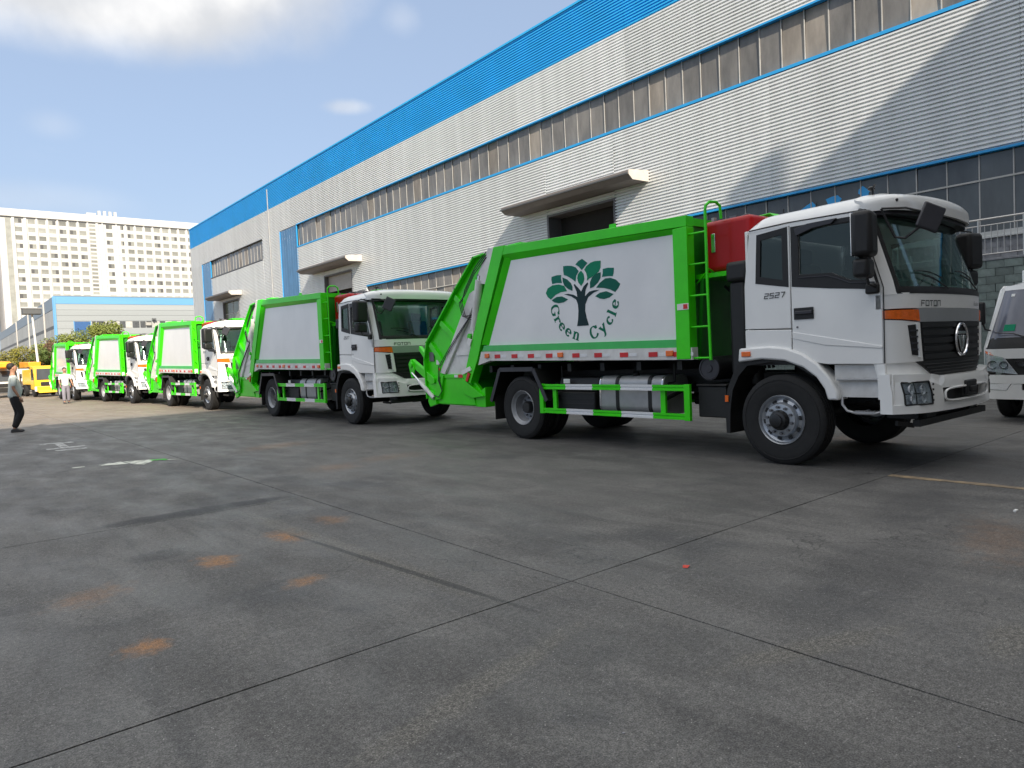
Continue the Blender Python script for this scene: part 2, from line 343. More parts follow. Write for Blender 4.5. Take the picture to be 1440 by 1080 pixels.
# ------------------------------------------------------------------ ground
def groundmat():
    m=bpy.data.materials.new('yard_concrete'); m.use_nodes=True; t=m.node_tree; b=t.nodes['Principled BSDF']; Lk=t.links.new
    g=t.nodes.new('ShaderNodeNewGeometry').outputs['Position']
    sp=t.nodes.new('ShaderNodeSeparateXYZ'); Lk(g,sp.inputs[0])
    def M(op,a,b_=None,clamp=False):
        n=t.nodes.new('ShaderNodeMath'); n.operation=op; n.use_clamp=clamp
        for i,v in enumerate((a,b_)):
            if v is None: continue
            if isinstance(v,(int,float)): n.inputs[i].default_value=v
            else: Lk(v,n.inputs[i])
        return n.outputs[0]
    def NZ(s,d=5,r=.6,st=None,off=(0,0,0),dist=0):
        n=t.nodes.new('ShaderNodeTexNoise'); n.inputs['Scale'].default_value=s; n.inputs['Detail'].default_value=d; n.inputs['Roughness'].default_value=r; n.inputs['Distortion'].default_value=dist
        mp=t.nodes.new('ShaderNodeMapping'); mp.inputs['Location'].default_value=off
        if st: mp.inputs['Scale'].default_value=st
        Lk(g,mp.inputs[0]); Lk(mp.outputs[0],n.inputs['Vector']); return n.outputs[0]
    def RM(v,a,b_,c=0,d=1):
        n=t.nodes.new('ShaderNodeMapRange'); n.interpolation_type='SMOOTHSTEP'; Lk(v,n.inputs[0])
        for i,x in enumerate((a,b_,c,d)): n.inputs[i+1].default_value=x
        return n.outputs[0]
    def MX(f,a,b_,bt='MIX'):
        n=t.nodes.new('ShaderNodeMix'); n.data_type='RGBA'; n.blend_type=bt
        if isinstance(f,(int,float)): n.inputs[0].default_value=f
        else: Lk(f,n.inputs[0])
        for i,v in ((6,a),(7,b_)):
            if isinstance(v,tuple): n.inputs[i].default_value=v+(1,)
            else: Lk(v,n.inputs[i])
        return n.outputs[2]
    c=MX(RM(NZ(.42,6,.6,(1,.45,1)),.33,.67),(.076,.074,.072),(.110,.107,.103))
    c=MX(RM(NZ(1.9,6,.68,(1,.5,1),(3,1,0),.6),.38,.70),c,(.135,.131,.125))
    c=MX(M('MULTIPLY',RM(NZ(.9,6,.62,(1,1,1),(9,4,0),.4),.54,.70),.75),c,(.064,.064,.066))
    c=MX(M('MULTIPLY',RM(NZ(4.5,5,.7,(.6,1.8,1),(2,8,0)),.56,.74),.6),c,(.17,.167,.16))
    # rust and dust stains, each with its own place and outline
    nz=NZ(6.0,5,.65); nz2=NZ(1.3,4,.6,off=(5,5,0)); nz3=NZ(8.0,7,.7,off=(2,9,0))
    def el(cx,cy,rx,ry,rot=0,amp=.9,lo=.4,hi=1.25,n_=None):
        x=M('SUBTRACT',sp.outputs[0],cx); y=M('SUBTRACT',sp.outputs[1],cy); cr,sr=math.cos(rot),math.sin(rot)
        a=M('DIVIDE',M('ADD',M('MULTIPLY',x,cr),M('MULTIPLY',y,sr)),rx); q=M('DIVIDE',M('SUBTRACT',M('MULTIPLY',y,cr),M('MULTIPLY',x,sr)),ry)
        d=M('SQRT',M('ADD',M('MULTIPLY',a,a),M('MULTIPLY',q,q))); d=M('ADD',d,M('MULTIPLY',M('SUBTRACT',n_ or nz,.5),amp*2))
        return RM(d,hi,lo)
    for (cx,cy,rx,ry,rot,st) in ((.76,3.99,.11,.10,.3,.75),(1.79,4.42,.12,.09,.2,.6),(1.54,5.38,.12,.17,0,.7),(2.20,5.69,.12,.22,0,.8),(2.71,5.97,.12,.2,0,.35),(.70,5.16,.22,.16,.4,.3),(3.67,2.78,.06,.05,0,.0),(4.6,12.2,.6,.35,.2,.22),(5.1,9.1,.5,.3,.0,.15),(4.15,8.9,.3,.3,.0,.2),(5.6,1.6,.6,.22,.3,.18),(9.6,4.6,.9,.7,0,.2)):
        if st: c=MX(M('MULTIPLY',M('MULTIPLY',el(cx,cy,rx*1.15,ry*1.15,rot,1.5,.1,1.35,nz3),RM(NZ(26,5,.7),.25,.55)),min(st*1.35,1)),c,(.27,.135,.055))
    # dark bitumen patches and oil
    for (cx,cy,rx,ry,rot,st) in ((2.0,7.40,1.0,.19,0,.95),(-.25,6.6,.14,.10,0,.7),(.05,7.3,.25,.15,0,.5),(1.25,5.9,.22,.18,0,.55),(2.45,7.9,.8,.3,.2,.35),(3.2,8.6,.3,.25,0,.4),(3.4,9.5,.35,.5,0,.35),(6.3,2.4,.8,.3,.2,.35),(4.3,1.9,1.2,.35,.1,.35),(8.6,2.6,1.3,.9,.2,.35),(2.6,10.6,.35,.5,0,.4)):
        c=MX(M('MULTIPLY',el(cx,cy,rx,ry,rot,.5,.6,1.2),st),c,(.038,.038,.041))
    # worn repair strips, gritty
    grit=RM(NZ(60,3,.7,off=(1,2,0)),.45,.6)
    for (cx,cy,rx,ry,rot) in ((2.33,5.15,.11,2.0,.045),(1.75,2.42,.85,.09,.25),(3.1,1.62,.55,.09,-.35),(3.75,1.05,.28,.10,.1)):
        k=el(cx,cy,rx,ry,rot,.9,.5,1.2,nz3); c=MX(M('MULTIPLY',k,.75),c,MX(grit,(.095,.090,.080),(.185,.175,.155)))
    c=MX(M('MULTIPLY',el(2.36,4.3,.035,1.6,.09,.6,.7,1.1,nz2),.8),c,(.04,.04,.04))
    # pale dust further out, made paler and warmer to stand in for sunlight
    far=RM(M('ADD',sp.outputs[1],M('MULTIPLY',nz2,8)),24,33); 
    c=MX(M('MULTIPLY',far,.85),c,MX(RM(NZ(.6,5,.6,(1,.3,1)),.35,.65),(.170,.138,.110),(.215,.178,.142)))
    # aggregate speckle
    # tyre streaks along the driving direction, then hairline cracks
    c=MX(M('MULTIPLY',RM(NZ(1.1,6,.65,(5.5,.30,1),(4,2,0)),.55,.72),.45),c,(.050,.050,.052))
    c=MX(M('MULTIPLY',RM(NZ(1.3,6,.65,(.5,3.2,1),(8,3,0)),.58,.74),.35),c,(.165,.16,.152))
    cv=t.nodes.new('ShaderNodeTexVoronoi'); cv.feature='DISTANCE_TO_EDGE'; cv.inputs['Scale'].default_value=.55
    wv=t.nodes.new('ShaderNodeVectorMath'); wv.operation='ADD'; nn=t.nodes.new('ShaderNodeTexNoise'); nn.inputs['Scale'].default_value=2.2; nn.inputs['Detail'].default_value=6; Lk(g,nn.inputs['Vector'])
    sc_=t.nodes.new('ShaderNodeVectorMath'); sc_.operation='SCALE'; sc_.inputs['Scale'].default_value=.9; Lk(nn.outputs['Color'],sc_.inputs[0]); Lk(g,wv.inputs[0]); Lk(sc_.outputs[0],wv.inputs[1]); Lk(wv.outputs[0],cv.inputs['Vector'])
    crk=M('MULTIPLY',RM(cv.outputs['Distance'],.0,.006,1,0),RM(NZ(.35,3,.5,off=(11,4,0)),.50,.60)); c=MX(M('MULTIPLY',crk,.75),c,(.03,.03,.03))
    md=NZ(38,6,.75,off=(6,1,0)); c=MX(.9,c,MX(1.0,c,MX(RM(md,.32,.68),(.62,.62,.62),(1.38,1.38,1.38)),'MULTIPLY'))
    v=t.nodes.new('ShaderNodeTexVoronoi'); v.inputs['Scale'].default_value=62; Lk(g,v.inputs['Vector'])
    gs=RM(v.outputs['Distance'],.0,.28,1,0); wn=t.nodes.new('ShaderNodeTexWhiteNoise'); Lk(v.outputs['Position'],wn.inputs['Vector'])
    gs=M('MULTIPLY',gs,RM(wn.outputs[0],.66,.95)); c=MX(M('MULTIPLY',gs,.9),c,(.42,.41,.39))
    fine=NZ(140,3,.8); c=MX(.85,c,MX(1.0,c,MX(RM(fine,.30,.70),(.25,.25,.25),(1.80,1.80,1.80)),'MULTIPLY'))
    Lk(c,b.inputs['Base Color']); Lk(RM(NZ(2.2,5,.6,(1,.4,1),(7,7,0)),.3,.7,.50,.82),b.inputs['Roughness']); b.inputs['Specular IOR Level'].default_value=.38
    bp=t.nodes.new('ShaderNodeBump'); bp.inputs['Strength'].default_value=.55; bp.inputs['Distance'].default_value=.006
    Lk(M('ADD',M('ADD',fine,M('MULTIPLY',gs,.8)),M('MULTIPLY',NZ(9,5,.6),.9)),bp.inputs['Height']); Lk(bp.outputs[0],b.inputs['Normal'])
    MT['yard_concrete']=m
groundmat()
mat('joint_dark',(.018,.018,.018),.9,var=.3,scale=20)
mat('sealant',(.30,.22,.13),.8,var=.35,scale=6,world=True,bump=.3,bscale=30,var2=(.12,.10,.08))
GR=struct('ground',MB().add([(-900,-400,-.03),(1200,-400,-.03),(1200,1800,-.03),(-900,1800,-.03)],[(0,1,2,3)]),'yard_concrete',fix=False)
def slab(x0,x1,y0,y1):
    g=.0038
    # edges slightly wavy so that the joints are not ruled lines
    rnd=random.Random(int(x0*13+y0*7)); 
    def edge(ax,c,a,b,s):
        n=max(2,min(60,int((b-a)/.35))); out=[]
        for i in range(n+1):
            t=a+(b-a)*i/n; w=g+abs(rnd.gauss(0,.0022)) if 0<i<n else g
            out.append((t,c+s*w) if ax=='x' else (c+s*w,t))
        return out
    P=edge('x',y0,x0+g,x1-g,1)+edge('y',x1,y0+g,y1-g,-1)[1:]+edge('x',y1,x0+g,x1-g,-1)[::-1][1:]+edge('y',x0,y0+g,y1-g,1)[::-1][1:-1]
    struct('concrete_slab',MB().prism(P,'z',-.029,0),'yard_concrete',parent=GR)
for a in ((-30,2.98,-14,3.13),(-30,2.98,3.13,7.22),(-30,2.98,7.22,60),(2.98,7.55,-14,3.13),(2.98,7.55,3.13,60),(7.55,12.2,-14,3.13),(7.55,12.2,3.13,60),(12.2,20.9,-14,3.13),(12.2,20.9,3.13,60)): slab(*a)
struct('joint_bed',MB().add([(-30,-14,-.022),(21,-14,-.022),(21,60,-.022),(-30,60,-.022)],[(0,1,2,3)]),'joint_dark',fix=False,parent=GR)
mb=MB(); rnd=random.Random(3); L_=[];R_=[]
for i in range(40):
    y=3.12-i*.2; L_.append((7.50+rnd.gauss(0,.008),y)); R_.append((7.60+rnd.gauss(0,.010),y))
mb.prism(L_+R_[::-1],'z',.0015,.0055); struct('joint_sealant',mb,'sealant',parent=GR)
# worn paint: arrow and characters
def paintmat(name,col,cut):
    m=mat(name,col,.7,world=True,var=.15,scale=5); t=m.node_tree; b=t.nodes['Principled BSDF']; g=t.nodes.new('ShaderNodeNewGeometry')
    n=t.nodes.new('ShaderNodeTexNoise'); n.inputs['Scale'].default_value=7; n.inputs['Detail'].default_value=7; n.inputs['Roughness'].default_value=.7; t.links.new(g.outputs['Position'],n.inputs['Vector'])
    q=t.nodes.new('ShaderNodeMapRange'); q.inputs[1].default_value=cut; q.inputs[2].default_value=cut+.07; t.links.new(n.outputs[0],q.inputs[0]); t.links.new(q.outputs[0],b.inputs['Alpha'])
paintmat('road_paint',(.62,.63,.55),.40); paintmat('faint_paint',(.42,.42,.41),.42); paintmat('green_spill',(.05,.55,.03),.40)
def flat(name,polys,m,label=None,z=.004):
    mb=MB()
    for p in polys: mb.add([(x,y,z) for x,y in p],[tuple(range(len(p)))])
    struct(name,mb,m,fix=False,parent=GR)
flat('painted_arrow',[[(2.25,12.5),(2.62,12.35),(2.95,11.95),(2.62,12.15),(2.40,11.8),(2.30,12.0)],[(1.90,12.45),(2.22,12.55),(2.26,12.15),(2.12,12.2),(1.92,12.3)],[(1.55,12.5),(1.72,12.5),(1.70,12.38),(1.56,12.40)]],'road_paint')
flat('green_paint_spill',[[(2.58,12.3),(2.78,12.2),(2.80,12.02),(2.6,12.1)]],'green_spill',z=.008)
flat('painted_characters',[[(1.62,17.5),(2.20,17.4),(2.20,17.1),(1.62,17.25)],[(1.85,17.1),(2.0,17.1),(2.0,16.2),(1.85,16.2)],[(1.60,16.2),(2.25,16.2),(2.25,15.95),(1.60,15.95)],[(1.70,15.7),(2.2,15.65),(2.2,15.45),(1.70,15.5)]],'faint_paint')
# ------------------------------------------------------------------ main factory building, facade in the plane x=24
mat('clad_white',(.755,.775,.785),.42,metal=.15,var=.05,scale=.8,rand=.045,world=True,stretch=(1,2.2,.16),var2=(.69,.71,.72))
mat('clad_blue',(.02,.39,.80),.38,var=.06,scale=.6,rand=.03,world=True)
mat('clad_grey',(.40,.42,.44),.45,metal=.15,var=.08,scale=.6,rand=.06,world=True)
mat('strip_blue',(.05,.15,.30),.25,var=.15,scale=.5,rand=.08,world=True)
mat('trim_blue',(.02,.30,.66),.4,var=.06)
mat('sill_stone',(.50,.50,.48),.7,var=.1)
mat('trim_dark',(.07,.075,.08),.5,var=.1)
mat('mullion_white',(.40,.39,.375),.5,var=.15,scale=2,world=True)
mat('canopy_grey',(.15,.135,.13),.6,var=.1,scale=2)
mat('canopy_pale',(.46,.43,.40),.6,var=.1,scale=2)
mat('shutter_grey',(.42,.40,.38),.5,var=.06)
mat('dark_interior',(.02,.018,.018),.9)
mat('door_frame',(.13,.13,.14),.5)
mat('downpipe_grey',(.33,.34,.35),.5)
def winmat(name,col,rough,rand,spec=.5,col2=None,metal=0):
    m=mat(name,col,rough,var=.30,scale=.9,rand=rand,spec=spec,world=True,stretch=(1,1.6,.5),var2=col2,rvar=.06,metal=metal); return m
winmat('pane_old',(.155,.147,.138),.22,.16,.55)
winmat('pane_curtain',(.22,.20,.18),.5,.15,.3)
winmat('van_glass',(.13,.14,.18),.12,0,.7)
winmat('pane_slate',(.055,.060,.063),.12,.25,.6)
winmat('pane_green',(.17,.19,.13),.2,.2,.5)
X0=24.0
B=thing('factory_hall','long corrugated white factory hall with blue roof band and window strips behind the trucks','factory building',(X0,0,0))
# all children are built in world coordinates shifted by -X0
def corr(y0,y1,z0,z1,m,name,pitch=.132):
    mb=MB(); prof=[]; z=z0
    n=max(1,round((z1-z0)/pitch)); p=(z1-z0)/n
    for i in range(n):
        a=z0+i*p; prof+=[(0,a),(0,a+p*.38),(-.078,a+p*.46),(-.078,a+p*.92)]
    prof.append((0,z1)); k=len(prof)
    vs=[(x,y0,z) for x,z in prof]+[(x,y1,z) for x,z in prof]+[(.06,y0,z0),(.06,y1,z0),(.06,y0,z1),(.06,y1,z1)]
    fs=[(i,i+1,k+i+1,k+i) for i in range(k-1)]+[tuple(list(range(k))+[2*k+2,2*k]),tuple(list(range(2*k-1,k-1,-1))+[2*k+1,2*k+3])]
    mb.add(vs,fs); return mb.build(name,m,B,fix=True)
YN,YF=-9.0,86.6
def sheets(y0,y1,z0,z1,m,step=7.3,name='cladding_sheet'):
    n=max(1,round((y1-y0)/step)); 
    for i in range(n): 
        a=y0+(y1-y0)*i/n; b=y0+(y1-y0)*(i+1)/n; corr(a+.004,b-.004,z0,z1,m,name)
ZR,ZB,ZT,ZW,ZL=17.42,15.24,12.92,11.15,6.72
sheets(YN,YF,ZB,ZR,'clad_blue',name='blue_cladding_sheet')
sheets(YN,YF,ZT,ZB,'clad_white')
# column of blue sheet, window strips
for a_,b_ in((YN,21.3),(25.8,46.8),(51.5,56.3)): sheets(a_,b_,ZL,ZW,'clad_white')
for a_,b_ in((21.3,25.8),(46.8,51.5)): sheets(a_,b_,8.60,ZW,'clad_white')
sheets(59.8,64.0,0,ZT,'clad_white',4.2); sheets(64.0,79.5,8.45,ZW,'clad_white')
sheets(82.5,YF,0,ZT,'clad_white',4.1)
sheets(76.2,79.5,0,8.45,'clad_white'); sheets(64,71.2,0,8.45,'clad_white')
for a,b in((56.3,59.8),(79.5,82.5)):
    for i in range(7):
        y=a+(b-a)*i/7; MB().box(-.03,.05,y+.01,y+(b-a)/7-.01,0,ZT).build('blue_panel','strip_blue',B,bevel=.004)
    MB().box(-.075,.0,a-.10,a+.02,0,ZT).box(-.075,0,b-.02,b+.10,8.0 if 0 else 0,ZT).build('blue_trim','trim_blue',B)
# below the middle cladding: doors at 21.3-25.8 and 46.8-51.5, windows 31-44.6 and near the camera
for a,b in((17.6,21.3),(25.8,31.0),(44.7,46.8),(51.5,56.3)): sheets(a,b,0,ZL,'clad_white',4)
core=MB().box(.9,46,YN,YF,0,ZR-.1); core.build('building_core','dark_interior',B)
MB().box(-.12,.0,YN-.1,YF+.05,ZR,ZR+.10).box(0,46,YN-.1,YF+.05,ZR-.02,ZR+.05).build('roof_edge','clad_blue',B)
MB().box(-.06,.95,YF,YF+.06,0,ZR).box(-.06,.95,YN-.06,YN,0,ZR).build('end_wall','clad_white',B)
MB().box(.95,46,YF,YF+.06,0,ZR).build('end_wall','clad_white',B)
def band(y0,y1,z0,z1,rows,pm,pitch=.855,recess=.10,blue=True,curt=.2,seed=1):
    n=round((y1-y0)/pitch); p=(y1-y0)/n; rnd=random.Random(seed); zs=[z0+(z1-z0)*r for r in rows]
    me={}
    for j in range(len(zs)-1):
        h=zs[j+1]-zs[j]
        for pmn in(pm,'pane_curtain'): me[(j,pmn)]=MB().box(-.01,.01,-p/2+.02,p/2-.02,.02,h-.02).mesh('window_pane',pmn)
        for i in range(n):
            c='pane_curtain' if rnd.random()<curt else pm
            o=inst('window_pane',me[(j,c)],B,(recess+.02,y0+p*(i+.5),zs[j]),(rnd.gauss(0,.004),rnd.gauss(0,.012),rnd.gauss(0,.012)))
    mb=MB()
    for i in range(n+1): y=y0+p*i; mb.box(recess-.016,recess+.01,y-.017,y+.017,z0,z1)
    for z in zs[1:-1]: mb.box(recess-.045,recess+.005,y0,y1,z-.025,z+.025)
    mb.build('window_frame','mullion_white',B)
    MB().box(-.10,recess+.04,y0-.05,y1+.05,z0-.11,z0).build('window_sill','trim_blue' if blue is True else 'trim_dark' if not blue else 'sill_stone',B)
    MB().box(-.08,recess+.04,y0-.05,y1+.05,z1,z1+.07).build('window_head','trim_blue' if blue else 'trim_dark',B)
    MB().box(recess+.05,recess+.07,y0,y1,z0,z1).build('window_backing','dark_interior',B)
band(YN,56.2,ZW,ZT,(0,1),'pane_old',curt=.13,seed=4)
band(64.1,79.4,ZW,ZT,(0,1),'pane_old',blue=False,curt=.35,seed=2)
band(YN,17.5,4.37,ZL-.06,(0,.67,1),'pane_slate',curt=.0,seed=3,blue=2)
band(31.05,44.65,3.9,ZL-.06,(0,.66,1),'pane_old',curt=.35,seed=6)
# seams of folded metal over the sheets
for y in(62.1,):
    MB().box(-.14,-.085,y-.05,y+.05,0,ZR-.4).build('downpipe','downpipe_grey',B)
# irregular blue patches on a few of the lower panes
rnd=random.Random(5)
for (y,z) in ((15.0,5.7),(14.2,6.0),(13.3,5.75),(12.5,6.05),(11.6,6.1),(11.2,5.85),(10.55,6.25)):
    pts=[]; 
    for k in range(9): a=2*math.pi*k/9; q=rnd.uniform(.4,1); pts.append((y+.34*q*math.cos(a),z+.28*q*math.sin(a)))
    MB().prism(pts,'x',.098,.103).build('blue_patch','trim_blue',B)
# doors
def door(y0,y1,z0,zt,kind):
    mb=MB().box(-.07,.9,y0-.12,y0,z0,zt).box(-.07,.9,y1,y1+.12,z0,zt).box(-.07,.9,y0-.12,y1+.12,zt,zt+.10); mb.build('door_frame','door_frame',B)
    corr(y0-.12,y1+.12,zt+.10,8.45 if kind==3 else 8.60,'clad_white','cladding_sheet')
    if kind==1: MB().box(.80,.85,y0,y1,z0,zt).build('doorway','dark_interior',B)
    if kind==2:
        for k in range(9): MB().box(.25,.29,y0,y1,zt-.13*(k+1)+.006,zt-.13*k).build('shutter_slat','shutter_grey',B)
        MB().box(.80,.85,y0,y1,z0,zt).build('doorway','dark_interior',B)
    if kind==3:
        for a,b in((y0,(y0+y1)/2-.05),((y0+y1)/2+.05,y1)):
            for c,d in((z0,6.9),(6.98,zt)): MB().box(.18,.2,a,b,c,d).build('door_pane','pane_green',B)
        MB().box(.16,.22,(y0+y1)/2-.05,(y0+y1)/2+.05,z0,zt).box(.16,.22,y0,y1,6.9,6.98).build('door_bar','mullion_white',B)
# fill the wall over the low cladding behind the canopies: the doors reach above z=ZL so their pieces of sheet are cut round them
door(21.42,25.68,0,8.1,1); door(46.92,51.38,0,8.05,2); door(71.32,76.08,0,8.12,3)
def canopy(y0,y1):
    c=B if 0 else None
    P=[(-1.35,8.66),(-1.33,8.84),(-.0,8.96),(-.0,8.50),(-1.10,8.48)]
    k=MB().prism(P,'y',y0,y1).build('canopy','canopy_grey',B,bevel=.01)
    MB().prism([(-1.34,8.66),(-1.32,8.85),(-.0,8.97),(-.0,8.49),(-1.10,8.47)],'y',y0-.03,y0-.0).build('canopy_end','canopy_pale',k)
    MB().box(-1.42,-1.34,y0-.02,y1+.02,8.66,8.72).build('drip_edge','trim_dark',k)
canopy(19.4,27.8); canopy(45.2,53.5); canopy(70.2,77.7)
# ------------------------------------------------------------------ raised walkway with a stone wall and a steel railing, near the camera
mat('stone_green',(.15,.18,.165),.8,var=.22,scale=6,bump=.35,bscale=18,rand=.22)
mat('stone_grey',(.20,.20,.21),.8,var=.2,scale=6,bump=.3,bscale=18,rand=.15)
mat('mortar',(.16,.165,.16),.9,var=.2,scale=8)
mat('steel_rail',(.55,.53,.51),.35,metal=.6,var=.1)
mat('sill_stone',(.55,.55,.53),.7,var=.1)
Wl=thing('stone_retaining_wall','green grey stone block wall holding up the walkway behind the parked trucks','wall',(21,0,0))
MB().box(.02,2.98,-9,14,0,3.27).build('wall_core','mortar',Wl)
MB().box(-.05,3.0,-9,14,3.27,3.33).build('coping','stone_grey',Wl,bevel=.01)
bl=[MB().box(-.02-.004*k,.03,.0,.392-.01*(k%2),.0,.192).mesh('stone_block','stone_green') for k in range(3)]
rnd=random.Random(9)
for j in range(12):
    z=3.27-.2*(j+1)
    y=3.0-(.2 if j%2 else 0)
    while y<9.0: inst('stone_block',rnd.choice(bl),Wl,(rnd.uniform(-.004,.006),y,z+.004)); y+=.4
mb=MB()
for j in range(16):
    z=3.27-.2*(j+1)
    for a,b in((-9,3.0),(9.2,14)):
        y=a-(.2 if j%2 and a>0 else 0)
        while y<b-.45:
            mb.box(-.02,.03,y,y+.39,z+.004,z+.196); y+=.4
for j in range(12,16):
    z=3.27-.2*(j+1); y=3.0-(.2 if j%2 else 0)
    while y<9.0: mb.box(-.02,.03,y,y+.39,z+.004,z+.196); y+=.4
mb.build('far_blocks','stone_green',Wl,kind='stuff')
# block plinth of the hall under the lower windows
bl2=MB().box(-.03,.03,.0,.39,.0,.195).mesh('plinth_block','stone_grey')
MB().box(-.01,.9,YN,17.5,0,4.26).build('plinth','mortar',B)
for j in range(5):
    z=3.33+.186*j; y=4.9-(.2 if j%2 else 0)
    while y<10.3: o=inst('plinth_block',bl2,B,(-.01,y,z)); o.scale=(1,1,.93); y+=.4
MB().box(-.12,.05,YN,17.5,4.18,4.26).build('sill_stone','sill_stone',B,bevel=.01)
Rl=thing('steel_railing','thin steel railing with upright bars along the top of the stone wall','railing',(21.1,0,3.33))
for z,r in((1.02,.026),(.86,.016),(.12,.016)): MB().tube([(0,-9,z),(0,14,z)],r,8).build('rail','steel_rail',Rl,smooth=True)
pm=MB().tube([(0,0,0),(0,0,1.02)],.026,8).mesh('post','steel_rail',True); bmn=MB().tube([(0,0,.12),(0,0,.86)],.009,6).mesh('bar','steel_rail',True)
for i in range(25):
    y=-8.6+.985*i-.0+.99*0
    inst('post',pm,Rl,(0,5.40+.985*(i-14),0))
    for k in range(1,7): inst('bar',bmn,Rl,(0,5.40+.985*(i-14)+.985*k/7,0)) if 5.40+.985*(i-13)<14 else None
# ------------------------------------------------------------------ office block behind the camera, casts the shade over the yard
mat('office_wall',(.42,.40,.37),.8,var=.08,scale=.4,world=True)
O=thing('unseen_office_block','tall plain office block behind the viewer that shades the near yard','office building',(0,0,0))
HB=23.8
MB().prism([(-60,-24),(-30,-15.5),(-10.6,-11.5),(-4.5,-11.2),(2,-12.0),(12,-12.4),(24,-12.4),(24,-34),(-60,-44)],'z',0,HB).build('wall_block','office_wall',O)
MB().box(14.45,15.10,-13.2,-12.45,HB,HB+2.2).build('stair_tower','office_wall',O)
wm=MB().box(-.9,.9,-.03,.03,0,1.5).mesh('window','pane_slate')
for zz in range(6):
    for xx in range(12): inst('window',wm,O,(13-.0+(xx-11)*1.0 if 0 else -8.0+xx*2.6,-12.36 if xx>5 else -11.1-(.0 if 1 else 0),2+zz*3.5))
# ------------------------------------------------------------------ far factory hall
mat('far_side_blue',(.16,.21,.27),.5)
mat('far_clad',(.25,.275,.29),.5,var=.05,scale=.3,stretch=(.1,.1,2.5),rand=.04)
mat('far_clad_blue',(.10,.27,.48),.5,var=.08,scale=.3,stretch=(.1,.1,1.5))
mat('far_side',(.30,.32,.33),.6,var=.10,scale=.8,rand=.08)
mat('far_window',(.06,.065,.07),.25,var=.3,rand=.4)
mat('far_window_pale',(.35,.35,.33),.4,var=.2,rand=.2)
mat('far_door_blue',(.02,.08,.22),.5,var=.1)
Fh=thing('far_factory_hall','low pale grey hall with light blue top band beyond the end of the truck row','factory building',(14.8,125,0))
W_=48
MB().box(0.05,W_,.05,110,0,13.2).build('hall_core','far_side',Fh)
z=0;k=0
zs=[0,2.2,4.0,5.8,7.5,8.35]
for a,b in zip(zs,zs[1:]): MB().box(0,W_,-.03,.04,a,b-.03).build('cladding_course','far_clad',Fh)
for a,b in((9.5,10.35),(10.35,11.2),(11.2,12.1)): MB().box(0,W_,-.03,.04,a,b-.03).build('cladding_course','far_clad',Fh)
MB().box(0,2.35,-.03,.04,8.35,9.47).build('cladding_course','far_clad',Fh)
MB().box(-.05,W_,-.06,.04,12.1,13.25).build('blue_band','far_clad_blue',Fh)
MB().box(-.1,W_,-.12,.2,13.25,13.4).build('roof_edge','far_clad',Fh)
MB().box(2.35,4.45,-.05,.02,5.6,9.4).build('blue_door','far_door_blue',Fh)
for x in(2.28,4.45): MB().box(x,x+.1,-.08,.02,5.4,9.5).build('door_jamb','far_clad_blue',Fh)
rnd=random.Random(12); x=4.75
while x<26:
    w=rnd.choice((.9,.9,1.1,.6)); MB().box(x,x+w-.12,-.02,.02,8.42,9.42).build('window','far_window' if rnd.random()<.62 else 'far_window_pale',Fh); x+=w
for x in(7.6,12.2,18.5): MB().box(x,x+.85,-.20,-.02,8.75,9.25).build('air_conditioner','far_window_pale',Fh)
MB().tube([(13.4,-.3,9.3),(13.4,-.5,9.7)],.08,6).box(13.1,13.7,-.7,-.35,9.65,9.85).build('floodlight','trim_dark',Fh)
MB().box(-.05,.06,.05,110,11.4,13.25).build('upper_band','far_side_blue',Fh)
for i in range(36):
    y=.2+3.0*i
    MB().box(-.02,.05,y,y+2.94,8.95,11.35).build('side_panel','far_side',Fh)
    MB().box(-.02,.05,y,y+2.94,0,8.5).build('side_panel','far_side',Fh)
MB().box(-.05,.05,.1,110,8.5,8.95).build('side_window_strip','trim_dark',Fh)
for y in(.1,12,36,60): MB().box(-.25,-.05,y,y+.25,0,13.2).build('downpipe','far_clad_blue' if y<1 else 'mullion_white',Fh)
MB().box(-.12,.12,-.12,.1,0,13.2).build('corner_trim','far_clad_blue',Fh)
# ------------------------------------------------------------------ tall white block
mat('tower_tile',(.455,.46,.455),.7,var=.03,scale=.15,world=True)
mat('tower_side',(.45,.45,.46),.7,var=.05,scale=.15,world=True)
mat('tower_window',(.20,.205,.19),.35,var=.2,scale=.4,rand=.35)
mat('tower_window_dark',(.08,.08,.08),.3)
mat('tower_joint',(.42,.40,.37),.8)
Tw=thing('white_tower_block','tall cream white block with a grid of square windows on the skyline at left','office building',(0,300,0))
MB().box(20.9,89,.4,26,0,57.3).build('tower_core','tower_tile',Tw)
MB().box(20.4,89.3,-.4,26.3,57.3,59.9).build('parapet','tower_tile',Tw,bevel=.05)
MB().box(20.80,20.9,.4,26,0,57.3).build('side_wall','tower_side',Tw)
MB().box(22.75,24.3,.28,.42,0,57.0).build('glass_strip','tower_window',Tw)
MB().box(2,16,8,30,0,50).build('side_wing','tower_side',Tw)
cols=[26.5]+[30.35+3.14*i for i in range(6)]
cols2=[61.75+3.1*i for i in range(9)]
edges=[20.9,22.7,24.35,25.0]+[28.5,28.9]
wmesh=MB().box(-1.03,1.03,.0,.06,-.78,.78).mesh('window','tower_window'); wsm=MB().box(-.95,.95,.0,.06,-.42,.42).mesh('stair_window','tower_window'); wd=MB().box(-.45,.45,-.02,.05,-.70,.70).mesh('open_sash','tower_window_dark')
rnd=random.Random(21)
for r in range(13):
    z=56.05-2.93*r
    for x in cols+[54.6,58.9]+cols2:
        o=inst('window',wmesh,Tw,(x,.33,z)); 
        if x==58.9: o.scale=(.5,1,1)
        if rnd.random()<.35: inst('open_sash',wd,o,(rnd.choice((-.5,.5)),.0,-.0))
    for d in(0,1.46): inst('stair_window',wsm,Tw,(49.1,.33,z-d))
